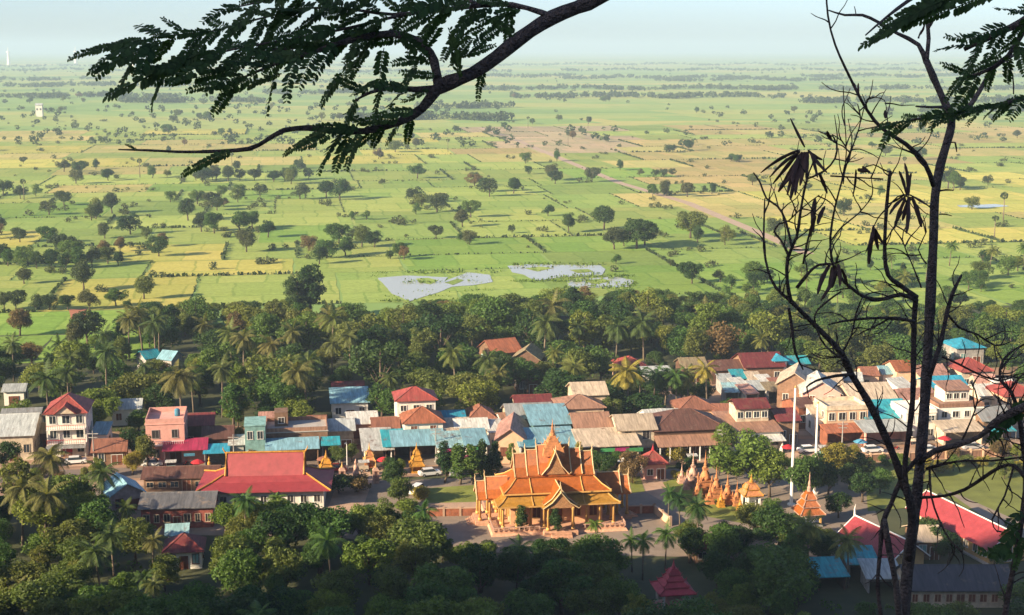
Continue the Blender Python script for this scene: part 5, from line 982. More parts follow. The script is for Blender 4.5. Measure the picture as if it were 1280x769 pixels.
for p, px, py, dep in cand:
    sc = FPX / dep; room = (py - wood_top(px) + rt.uniform(-7, 5)) / (sc * .96)
    palm = py > 432 and rt.random() < (.36 if py > 468 else .12)
    if palm:
        h = min(rt.uniform(7.5, 12.5), room)
        if h < 6 or npalm >= 120 or not free(p.x, p.y, .8, h, 2.6): continue
        tree(p.x, p.y, 'coconut', h, 'leaf_palm' if rt.random() < .8 else 'leaf_olive', group='coconut palms of the wood', place='wood'); npalm += 1
    else:
        h = min(rt.uniform(5.0, 11.5) if rt.random() < .8 else rt.uniform(11.5, 15.5), room)
        if h < 3.4 or not free(p.x, p.y, 1.2, h, 3.0): 
            if rt.random() < .4 and free(p.x, p.y, .6, 2.6, 1.5): tree(p.x, p.y, 'bush', rt.uniform(2, 3), rt.choice(['leaf_green', 'leaf_olive']), group='bushes of the wood', place='wood')
            continue
        r = rt.random(); leaf = 'leaf_deep' if r < .34 else 'leaf_green' if r < .66 else 'leaf_olive' if r < .86 else 'leaf_light' if r < .985 else 'leaf_dry'
        tree(p.x, p.y, rt.choice(['round', 'round', 'spread', 'airy']) if h < 9 else rt.choice(['round', 'tall', 'tall', 'airy']), h, leaf, wide=rt.uniform(.95, 1.5), group='broadleaf trees of the wood', place='wood'); nb += 1
print('wood', nb, npalm)

nv = 0; tries = 0
while nv < 85 and tries < 3000:
    tries += 1; px = rt.uniform(0, 1280); py = rt.uniform(500, 600); p = P(px, py); kind = rt.choice(['bush', 'bush', 'round', 'round', 'airy', 'coconut']); h = rt.uniform(1.4, 2.8) if kind == 'bush' else rt.uniform(3.0, 5.5) if kind != 'coconut' else rt.uniform(6, 9)
    u, v_ = toG(p)
    if py < wood_foot(px) + 4 or 286 < v_ < 295.5 or not free(p.x, p.y, .5, h, 1.2 if kind == 'bush' else 1.8): continue
    tree(p.x, p.y, kind, h, rt.choice(['leaf_olive', 'leaf_green', 'leaf_light', 'leaf_deep', 'leaf_yellow', 'leaf_dry']), group='trees and bushes between the houses', place='village'); FOOT.append((p.x, p.y, 1.0)); nv += 1
print('village green', nv)
# ---- shaded trees at the foot of the hill
def low_top(x): return np.interp(x, [-60, 30, 70, 130, 200, 260, 285, 340, 400, 430, 480, 535, 545, 620, 800, 830, 850, 900, 1000, 1040, 1060, 1130, 1150, 1200, 1265, 1340], [590, 560, 575, 590, 640, 650, 632, 622, 628, 640, 628, 640, 672, 672, 676, 668, 650, 655, 655, 665, 700, 720, 762, 762, 730, 720])
cand = []
step = 6.8
for a in np.arange(-110, 150, step):
    for b in np.arange(176, 262, step):
        p = G(a + rt.uniform(-2.4, 2.4), b + rt.uniform(-2.4, 2.4)); px, py, dep = proj(p)
        if -60 < px < 1340 and py > low_top(px) + 22 and py < 905: cand.append((p, px, py, dep))
cand.sort(key=lambda c: -c[3]); nl = 0
for p, px, py, dep in cand:
    sc = FPX / dep; room = (py - low_top(px)) / (sc * .95)
    h = min(rt.uniform(5.5, 10.5), room)
    if py - h*sc*.95 > 775: continue
    if h < 3.2 or not free(p.x, p.y, 1.0, h, 2.8): continue
    z = max(0, hill_z(p.x, p.y) - .2)
    palm = rt.random() < (.30 if px < 260 else .16)
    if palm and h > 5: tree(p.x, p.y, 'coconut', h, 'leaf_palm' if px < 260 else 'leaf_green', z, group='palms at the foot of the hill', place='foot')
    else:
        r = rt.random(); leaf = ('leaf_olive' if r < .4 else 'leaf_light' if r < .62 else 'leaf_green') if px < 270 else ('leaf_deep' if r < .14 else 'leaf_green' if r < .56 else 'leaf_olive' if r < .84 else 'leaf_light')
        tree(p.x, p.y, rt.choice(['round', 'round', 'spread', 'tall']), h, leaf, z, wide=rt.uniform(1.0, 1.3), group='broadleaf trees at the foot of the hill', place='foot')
    nl += 1
print('low', nl)

# ---- trees standing in the fields: those that stand out, then a loose scatter thinning with distance
NOTE = [(60, 304, 23), (140, 267, 26), (80, 257, 20), (25, 303, 20), (203, 309, 18, 'dry'), (235, 276, 28), (252, 290, 26), (268, 292, 27), (300, 290, 26), (315, 286, 24), (335, 297, 22), (325, 246, 18), (213, 253, 16), (425, 250, 26), (408, 248, 22), (440, 275, 12), (424, 305, 26), (432, 320, 24), (386, 314, 22, 'dry'), (440, 300, 14), (458, 275, 12), (500, 322, 20), (488, 324, 12), (505, 325, 18, 'dry'), (545, 298, 18), (578, 284, 22), (587, 306, 20), (575, 302, 12), (612, 246, 24), (606, 240, 18), (642, 242, 20), (660, 218, 12), (690, 226, 22), (694, 230, 18), (711, 291, 26), (755, 287, 30), (768, 312, 30), (780, 308, 24, 'olive'), (796, 311, 38), (806, 307, 32), (863, 298, 36, 'olive'), (872, 303, 22), (865, 355, 28), (900, 353, 16), (740, 228, 20), (775, 213, 14), (520, 268, 14), (597, 226, 11), (640, 292, 12), (685, 270, 14), (770, 330, 12), (838, 333, 10),
        (30, 355, 20), (105, 364, 38), (20, 388, 26), (45, 388, 20), (62, 388, 22), (85, 388, 20), (112, 388, 26), (145, 383, 24), (180, 374, 30, 'olive'), (5, 388, 24), (160, 390, 16), (25, 420, 34, 'dry'), (110, 432, 44), (95, 436, 34), (10, 333, 22), (28, 334, 22), (46, 336, 22), (64, 335, 24), (82, 337, 22), (98, 336, 28), (115, 334, 26), (135, 330, 22, 'olive'), (150, 315, 20, 'dry'), (148, 332, 18), (80, 215, 16), (100, 218, 18), (120, 212, 14), (95, 230, 20), (135, 226, 16), (255, 225, 18), (270, 226, 20), (285, 227, 20), (300, 226, 16), (318, 226, 16), (245, 226, 12), (890, 243, 15), (880, 242, 10), (1010, 238, 10), (1055, 270, 24), (1185, 236, 26), (1192, 238, 24), (1235, 232, 14), (1215, 262, 18, 'olive'), (1100, 246, 14), (1200, 238, 18), (820, 221, 10), (840, 220, 10), (830, 222, 12), (800, 220, 9)]
for q in NOTE:
    px, py, hp = q[:3]; lf = 'leaf_' + q[3] if len(q) > 3 else rt.choice(['leaf_field', 'leaf_field', 'leaf_green', 'leaf_deep'])
    tree_px(px, py, rt.choice(['airy', 'round', 'round']) if hp > 14 else 'airy', hp, lf, wide=rt.uniform(.9, 1.3), group='trees scattered in the rice fields', place='field')
for px, py, hp in ((1254, 276, 30), (1243, 300, 26), (30, 250, 22), (175, 222, 20), (1130, 215, 16), (560, 190, 14), (290, 210, 16), (1110, 232, 18), (660, 160, 12), (710, 182, 14), (735, 160, 10)): tree_px(px, py, 'sugar', hp, None, group='sugar palms in the rice fields', place='field')
nfld = 0; tries = 0
while nfld < 185 and tries < 4000:
    tries += 1
    px = rt.uniform(-20, 1300); py = 122 + 215 * (rt.random() ** 1.9)
    if py > 300 and not (px > 900 or px < 480): continue
    if px > 1000 and py > 250 and rt.random() < .6: continue
    if px > 580 and rt.random() < .35: continue
    p = P(px, py)
    if any((p.x-fx)**2 + (p.y-fy)**2 < 80 for fx, fy, fr in FOOT[-400:]): continue
    for k in range(rt.choice([1, 1, 1, 2, 3])):
        h = rt.uniform(5, 11); x, y = p.x + rt.uniform(-14, 14)*(k > 0), p.y + rt.uniform(-20, 20)*(k > 0)
        tree(x, y, rt.choice(['airy', 'airy', 'round']), h, rt.choice(['leaf_field', 'leaf_field', 'leaf_field', 'leaf_olive', 'leaf_green', 'leaf_deep']) if rt.random() < .95 else 'leaf_dry', wide=rt.uniform(.9, 1.4), group='trees scattered in the rice fields', place='field'); nfld += 1
# right-hand thicket between fields and village, and the belt in front of the far wood edge
for k in range(70):
    px = rt.uniform(900, 1290); py = rt.uniform(330, 392); p = P(px, py); h = rt.uniform(4.5, 9)
    if px < 980 and py < 352: continue
    if any((p.x-fx)**2 + (p.y-fy)**2 < 20 for fx, fy, fr in FOOT[-400:]): continue
    tree(p.x, p.y, rt.choice(['round', 'airy', 'coconut']), h, rt.choice(['leaf_olive', 'leaf_green', 'leaf_light', 'leaf_deep', 'leaf_green']), wide=rt.uniform(.9, 1.3), group='trees of the thicket right of the fields', place='thicket'); FOOT.append((p.x, p.y, 1))

# ---- far tree rows: one mass
Q = []
def far_clump(x, y, h):
    n = 34; d = rng.normal(size=(n, 3)); d /= np.linalg.norm(d, axis=1, keepdims=True)
    pos = np.array([x, y, h*.5]) + d*np.array([h*.6, h*.6, h*.42])*rng.uniform(.5, 1.05, (n, 1)); Q.append(rhombi(pos, d + .8*rng.normal(size=d.shape), np.full(n, h*.36), .8))
rows = [(0, 140, 100), (170, 420, 103), (0, 300, 108), (430, 640, 150), (520, 720, 96), (700, 960, 98), (820, 1000, 101), (960, 1060, 100), (1000, 1290, 96), (1020, 1290, 112), (600, 1000, 112), (640, 980, 122), (0, 200, 88), (300, 640, 90), (700, 1290, 88), (150, 330, 128), (0, 220, 122), (1000, 1290, 128), (520, 640, 135), (940, 990, 112), (1150, 1280, 140), (0, 640, 83), (640, 1290, 81), (330, 560, 117)]
for x0, x1, py in rows:
    L = x1 - x0; n = int(L * (1.15 if py < 100 else .8))
    for i in range(n):
        if rt.random() < .3 + .35*(math.sin(i*.11 + x0) > .1): continue
        p = P(x0 + L*i/n + rt.uniform(-1, 1), py + rt.uniform(-.8, .8) + 1.0*math.sin(i*.05)); far_clump(p.x, p.y, rt.uniform(6, 12))
for k in range(640):
    px = rt.uniform(-10, 1290) if rt.random() < .6 else rt.uniform(-10, 560); p = P(px, 90 + 95*rt.random()**1.3); far_clump(p.x, p.y, rt.uniform(3.5, 8))
tag(obj('treeline', quads_mesh('treeline', np.concatenate(Q), 'leaf_field')), 'far rows of trees merging into bluish bands on the plain', 'trees', None, 'stuff')
Q = []
for k in range(520):
    px = rt.uniform(-10, 1290); py = 150 + 215*rt.random()**1.4
    if px > 600 and rt.random() < .4 or py > 290 and rt.random() < .6 or any(q[0]-6 < px < q[1]+6 and q[2]-3 < py < q[3]+3 for q in PONDS): continue
    p = P(px, py); m_ = rt.choice([1, 1, 2, 4])
    for i in range(m_):
        h = rt.uniform(1.0, 3.4); n = 64; d_ = rng.normal(size=(n, 3)); d_ /= np.linalg.norm(d_, axis=1, keepdims=True); pos = np.array([p.x + rt.uniform(-5, 5)*(i > 0), p.y + rt.uniform(-7, 7)*(i > 0), h*.45]) + d_*np.array([h*.7, h*.7, h*.48])*rng.uniform(.4, 1.05, (n, 1)); Q.append(rhombi(pos, d_ + .8*rng.normal(size=d_.shape), np.full(n, h*.3), .7))
tag(obj('scrub', quads_mesh('scrub', np.concatenate(Q), 'leaf_field')), 'low scrub dotted over the banks of the rice fields', 'scrub', None, 'stuff')
# reeds and grass tufts in and round the ponds
Q = []
for (x0, x1, y0, y1) in PONDS[:3]:
    for k in range(46):
        p = P(rt.uniform(x0, x1), rt.choice([rt.uniform(y0, y1), y0 + rt.uniform(-1, 1), y1 + rt.uniform(-1, 1)])); n = 14; h = rt.uniform(.3, .9); pos = np.array([p.x, p.y, .2]) + rng.normal(size=(n, 3))*np.array([2.6, 1.6, .1]); pos[:, 2] = .16 + h*.4; nn = rng.normal(size=(n, 3)); nn[:, 2] *= .4; Q.append(rhombi(pos, nn, np.full(n, h*1.3), .6))
tag(obj('reeds', quads_mesh('reeds', np.concatenate(Q), 'leaf_light')), 'green reeds and grass tufts growing in the ponds', 'reeds', None, 'stuff')
# ---- weeds and shrubs on the bunds between paddies
Q = []
for a, b in EDGES:
    L = (b - a).length; big = rt.random() < .3; n = int(L * (2.4 if big else 1.2)); d = (b - a) / L
    if n < 2: continue
    t_ = rng.uniform(0, 1, n); pos = np.array(a)[None, :] + np.outer(t_*L, np.array(d)); pos[:, :2] += rng.normal(size=(n, 2))*.25; hh = rng.uniform(.3, 1.3 if big else .7, n); pos[:, 2] = hh*.6 + .05
    nn = rng.normal(size=(n, 3)); nn[:, 2] *= .4; Q.append(rhombi(pos, nn, hh*1.5, .8))
tag(obj('weeds', quads_mesh('weeds', np.concatenate(Q), 'leaf_field')), 'dark weeds along the low banks between the rice fields', 'weeds', None, 'stuff')
# ---- undergrowth under the wood and the village edge
Q = []
for k in range(2600):
    p = G(rt.uniform(-190, 260), rt.uniform(180, 432)); px, py, dep = proj(p)
    if not (-20 < px < 1300): continue
    if 560 < py < 700 and px > 120 and py < low_top(px) + 25: continue
    if py > wood_foot(px) and py < 560: continue
    if any((p.x-fx)**2 + (p.y-fy)**2 < (fr+.6)**2 for fx, fy, fr in FOOT): continue
    n = 22; d = rng.normal(size=(n, 3)); d[:, 2] = np.abs(d[:, 2]); d /= np.linalg.norm(d, axis=1, keepdims=True); h = rt.uniform(.6, 1.5)
    pos = np.array([p.x, p.y, .1]) + d*np.array([h*1.1, h*1.1, h])*rng.uniform(.6, 1, (n, 1)); Q.append(rhombi(pos, d + .5*rng.normal(size=d.shape), np.full(n, h*.45), .6))
tag(obj('undergrowth', quads_mesh('undergrowth', np.concatenate(Q), 'leaf_green')), 'low undergrowth covering the ground between the trees', 'undergrowth', None, 'stuff')

# ---- labels: form and colour, then where the plant stands; equal ones are told apart by their order
ORD = ['first', 'second', 'third', 'fourth', 'fifth', 'sixth', 'seventh', 'eighth', 'ninth', 'tenth', 'eleventh', 'twelfth', 'thirteenth', 'fourteenth', 'fifteenth', 'sixteenth', 'seventeenth', 'eighteenth', 'nineteenth', 'twentieth']
PL = dict(wood='in the wood', foot='at the foot of the hill', field='in the rice fields', thicket='in the thicket')
EXTRA = [(60, 340, 'dense row of field trees'), (1040, 250, 'cluster of hanging seed pods'), (1170, 300, 'upright bare trunk'), (290, 340, 'bright yellow rice field'), (400, 190, 'low leafy branch'), (520, 330, 'ochre field beside the pond'), (388, 390, 'standout tall dark tree'), (700, 172, 'pinkish flooded field'), (100, 410, 'vivid green field'), (49, 146, 'pale boxy building'), (640, 420, 'lone orange roof'), (950, 420, 'leaning bare branch'), (300, 440, 'dense middle of the left wood'), (760, 400, 'wood edge by the ponds')]
byl = {}
for d in TREES:
    lm = min(LAND + EXTRA, key=lambda q: (q[0]-d['px'])**2 + (2.2*(q[1]-d['py']))**2); dx, dy = d['px']-lm[0], d['py']-lm[1]
    rel = 'behind' if dy < -10 else 'before' if dy > 10 else 'left of' if dx < 0 else 'right of'
    if d['label'] is None:
        base = (DESC[d['leaf']] + ' ' + FORM[d['kind']]).strip(); d['label'] = f"{base} {rel} the {lm[2]}"; d['auto'] = True
    byl.setdefault(d['label'], []).append(d)
for lb, ds in byl.items():
    ds.sort(key=lambda d: d['px'])
    for i, d in enumerate(ds):
        l2 = lb if len(ds) == 1 else f"{lb}, {ORD[i]} from left" if i < len(ORD) else lb
        kind = d['kind']; tag(d['o'], l2, 'palm' if kind in ('coconut', 'sugar') else 'bush' if kind == 'bush' else 'tree', d['group'])
# ------------------------------------------------------------------ the two trees beside the viewpoint
rn = random.Random(3); RS = 0.75
def limb(pts, depth, dz=0.0, step=14):
    """photo polyline (px, py, radius px) -> smooth 3D points and radii at real distance"""
    out, rad = [], []
    n = len(pts)
    for i in range(n - 1):
        p0, p1, p2, p3 = pts[max(i-1, 0)], pts[i], pts[i+1], pts[min(i+2, n-1)]
        k = max(2, int(math.hypot(p2[0]-p1[0], p2[1]-p1[1]) / step))
        for j in range(k + (i == n - 2)):
            t = j / k; f = lambda c: .5*((2*p1[c]) + (-p0[c]+p2[c])*t + (2*p0[c]-5*p1[c]+4*p2[c]-p3[c])*t*t + (-p0[c]+3*p1[c]-3*p2[c]+p3[c])*t**3)
            s = (i + t) / (n - 1); d = depth + dz * s
            out.append(P3(f(0), f(1), d)); rad.append(RS * max(.4, (p1[2] + (p2[2]-p1[2])*t)) * d / FPX * rn.uniform(.9, 1.12))
    return out, rad
def leaf_variant(pairs, bend, droop, w=.115, ll=.25):
    """one feathery compound leaf along +X, unit length: midrib and paired oblong leaflets"""
    b = MB(); mid = []
    for i in range(pairs + 1):
        t = i / pairs; mid.append(Vector((t, bend*t*t, -droop*t*t)))
    b.tube(mid, [.012*(1-.6*i/pairs) for i in range(pairs+1)], 4)
    for i in range(1, pairs + 1):
        t = i / pairs; p = mid[i]; L = ll*(.55 + .45*math.sin(math.pi*min(1, .15 + t*.85)))*rn.uniform(.85, 1.1); tang = (mid[i] - mid[i-1]).normalized()
        for s in (-1, 1):
            if rn.random() < .06: continue
            side = Vector((-tang.y, tang.x, 0)).normalized()*s; ang = rn.uniform(.42, .75); d = (side*math.cos(ang) + tang*math.sin(ang) + Vector((0, 0, rn.uniform(-.35, .12)))).normalized(); nrm = Vector((rn.uniform(-.2, .2), rn.uniform(-.2, .2), 1)); q = d.cross(nrm).normalized()*L*w*1.9
            z = Vector((0, 0, .02*L)); b.add([p, p+d*L*.3+q+z, p+d*L*.75+q*.9+z, p+d*L, p+d*L*.75-q*.9+z, p+d*L*.3-q+z], [(0, 1, 2, 3), (0, 3, 4, 5)])
    return b.mesh('compound_leaf', 'leaf_near')
LEAF = [leaf_variant(15, .12, .10, .13, .19), leaf_variant(17, -.15, .16, .13, .17), leaf_variant(13, .05, .25, .13, .2), leaf_variant(16, -.05, .05, .13, .17), leaf_variant(14, .2, .2, .13, .19), leaf_variant(18, -.22, .12, .12, .16)]
LONG = [leaf_variant(26, .1, .12, .13, .115), leaf_variant(28, -.12, .16, .13, .105), leaf_variant(24, .16, .1, .13, .12)]
def frond(root, a, b, depth, da=0.0):
    A = P3(a[0], a[1], depth); B = P3(b[0], b[1], depth + da); d = B - A; L = d.length; x = d.normalized()
    v = (A - Vector((0, 0, CAM_H))).normalized(); up = (-v*.75 + Vector((rn.uniform(-.5, .5), rn.uniform(-.5, .5), rn.uniform(.1, .9)))).normalized()
    y = up.cross(x).normalized(); z = x.cross(y)
    o = obj('compound_leaf', rn.choice(LONG if math.hypot(b[0]-a[0], b[1]-a[1]) > 62 else LEAF), root); o.matrix_basis = Matrix(((x.x*L, y.x*L, z.x*L, A.x), (x.y*L, y.y*L, z.y*L, A.y), (x.z*L, y.z*L, z.z*L, A.z), (0, 0, 0, 1)))
    return o
# --- overhanging leafy tree: its trunk stands just right of the view
ov = thing('leafy_tree', 'overhanging tree with dark feathery leaves along the top of the view', 'tree', (0, 0, 0))
D1 = 4.6
trunk_top = P3(1900, -430, 4.3); gx, gy = P3(1960, 384, 4.2).x, P3(1960, 384, 4.2).y
gz = hill_z(gx, gy)
MB().tube([(gx, gy, gz-.3), (gx+.05, gy, gz+1.2), (gx-.03, gy+.1, gz+2.6), tuple(trunk_top), tuple(trunk_top + Vector((.1, .1, 1.5)))], [.13, .11, .1, .08, .04], 10).build('trunk', 'bark_near', ov, True)
LIMBS = [  # points, depth, depth change, material
    ([(1900, -430, 30), (1700, -400, 27), (1500, -330, 24), (1250, -230, 20), (1000, -130, 17), (860, -62, 15), (765, -12, 13.5), (735, 4, 12.5), (690, 22, 12), (650, 48, 11.5), (620, 72, 11), (590, 92, 11), (562, 103, 12), (545, 113, 11), (528, 135, 8), (500, 152, 7), (455, 164, 6), (415, 163, 5.5), (385, 160, 5), (355, 163, 4.2), (332, 176, 3.8), (312, 186, 4), (275, 189, 3.2), (230, 190, 2.6), (185, 188, 2), (148, 187, 1.2)], 4.4, .35),
    ([(548, 108, 9), (545, 88, 8), (538, 66, 7.5), (518, 50, 7), (490, 42, 6.5), (455, 46, 6), (425, 54, 5), (395, 64, 4), (360, 74, 3), (320, 90, 2), (280, 108, 1.2)], 4.6, -.1),
    ([(486, 43, 4), (440, 52, 3.6), (390, 58, 3), (345, 62, 2.4), (312, 70, 1.8), (295, 80, 1)], 4.58, .1),
    ([(552, 110, 6), (520, 112, 5), (490, 110, 4), (462, 116, 3), (444, 126, 1.4)], 4.6, -.1),
    ([(690, 20, 5), (640, 6, 4.5), (590, 8, 4), (540, 14, 3.5), (490, 18, 3), (440, 12, 2.5), (390, 10, 2), (330, 22, 1.6), (260, 40, 1.4), (200, 46, 1.2), (150, 58, .8)], 4.5, .2),
    ([(600, 8, 3.5), (560, -10, 3), (500, -20, 2.5), (430, -14, 2), (360, -4, 1.6), (300, 8, 1.2)], 4.5, .1),
    ([(505, 18, 2.6), (440, 34, 2.4), (370, 48, 2), (300, 60, 1.6), (240, 76, 1.3), (180, 98, 1)], 4.55, .1),
    ([(1900, -430, 22), (1700, -330, 18), (1500, -190, 15), (1420, -110, 13), (1350, -40, 11), (1290, 20, 8), (1250, 40, 6), (1205, 62, 3.5)], 4.4, .2),
    ([(1350, -40, 8), (1270, -50, 6), (1200, -30, 5), (1150, -8, 4), (1110, 20, 2.4), (1082, 44, 1.2)], 4.3, -.4),
    ([(1290, 18, 5), (1260, 70, 4), (1225, 92, 3), (1195, 98, 1.6)], 4.6, .1),
    ([(1350, -40, 7), (1340, 60, 6), (1310, 110, 4), (1260, 128, 3.4), (1215, 136, 2.4), (1160, 146, 1.8), (1112, 156, 1)], 4.5, .2),
]
for pts, dep, dz in LIMBS:
    q, r = limb(pts, dep, dz); MB().tube(q, r, 8).build('branch', 'bark_near', ov, True)
def along2(pts, n, ln, ang, dep, t0=0.0, t1=1.0):
    seg = [math.hypot(b[0]-a[0], b[1]-a[1]) for a, b in zip(pts, pts[1:])]; T = sum(seg)
    for k in range(n):
        s = (t0 + (t1-t0)*(k + rn.uniform(.1, .9))/n) * T; i = 0
        while i < len(seg)-1 and s > seg[i]: s -= seg[i]; i += 1
        f = s/seg[i]; x, y = pts[i][0]+(pts[i+1][0]-pts[i][0])*f, pts[i][1]+(pts[i+1][1]-pts[i][1])*f; th = math.atan2(pts[i+1][1]-pts[i][1], pts[i+1][0]-pts[i][0])
        a = th + (1 if k % 2 else -1)*math.radians(rn.uniform(*ang)); l = rn.uniform(*ln)
        frond(ov, (x, y), (x + l*math.cos(a), y + l*math.sin(a) + l*.15), dep + rn.uniform(-.12, .12), rn.uniform(-.12, .12))
along2(LIMBS[4][0], 38, (40, 74), (10, 42), 4.55, .06, 1.0)
along2(LIMBS[5][0], 20, (40, 70), (10, 42), 4.5, .0, 1.0)
along2(LIMBS[6][0], 18, (36, 62), (8, 32), 4.6, .05, 1.0)
along2(LIMBS[1][0], 18, (34, 58), (12, 45), 4.5, .25, 1.0)
along2(LIMBS[2][0], 12, (30, 52), (10, 36), 4.6, .1, 1.0)
along2(LIMBS[3][0], 7, (30, 50), (20, 60), 4.5, .1, 1.0)
for a, b in [((205, 52), (108, 92)), ((190, 48), (112, 70)), ((180, 60), (135, 112)), ((250, 66), (122, 124)), ((300, 84), (205, 110)), ((352, 92), (280, 116)), ((640, 8), (628, 60)), ((612, 20), (640, 48)), ((605, 88), (592, 120)), ((600, 92), (606, 108)), ((575, 100), (562, 40)), ((560, 60), (600, 30)), ((590, 60), (632, 26)), ((575, 70), (615, 58)), ((560, 84), (590, 48)), ((530, 60), (560, 22)), ((500, 42), (540, 80)), ((545, 95), (500, 92)), ((535, 75), (492, 72)), ((430, 165), (388, 205)), ((440, 166), (412, 208)), ((452, 165), (425, 205)), ((470, 162), (440, 190)), ((420, 163), (380, 190)), ((500, 152), (480, 185)), ((515, 146), (505, 180)), ((480, 158), (462, 185)), ((470, 160), (430, 142)), ((500, 152), (450, 140)), ((520, 140), (470, 136)), ((410, 163), (350, 185)), ((450, 165), (395, 150)), ((290, 190), (222, 210)), ((172, 188), (158, 178)), ((430, 92), (395, 125)), ((470, 100), (440, 118)), ((450, 62), (435, 105)), ((480, 60), (470, 110)), ((520, 80), (500, 115))]:
    frond(ov, a, b, 4.55 + rn.uniform(-.1, .1), rn.uniform(-.08, .08))
along2(LIMBS[7][0], 16, (36, 58), (15, 60), 4.5, .72, 1.0); along2(LIMBS[9][0], 9, (28, 46), (15, 60), 4.6, .2, 1.0); along2(LIMBS[10][0], 20, (20, 36), (5, 20), 4.6, .5, 1.0)
for a, b in [((1205, -8), (1076, 52)), ((1190, -6), (1098, 24)), ((1262, -20), (1150, 34)), ((1180, 0), (1085, 38))]: frond(ov, a, b, 4.0, .05)

RS = 0.56
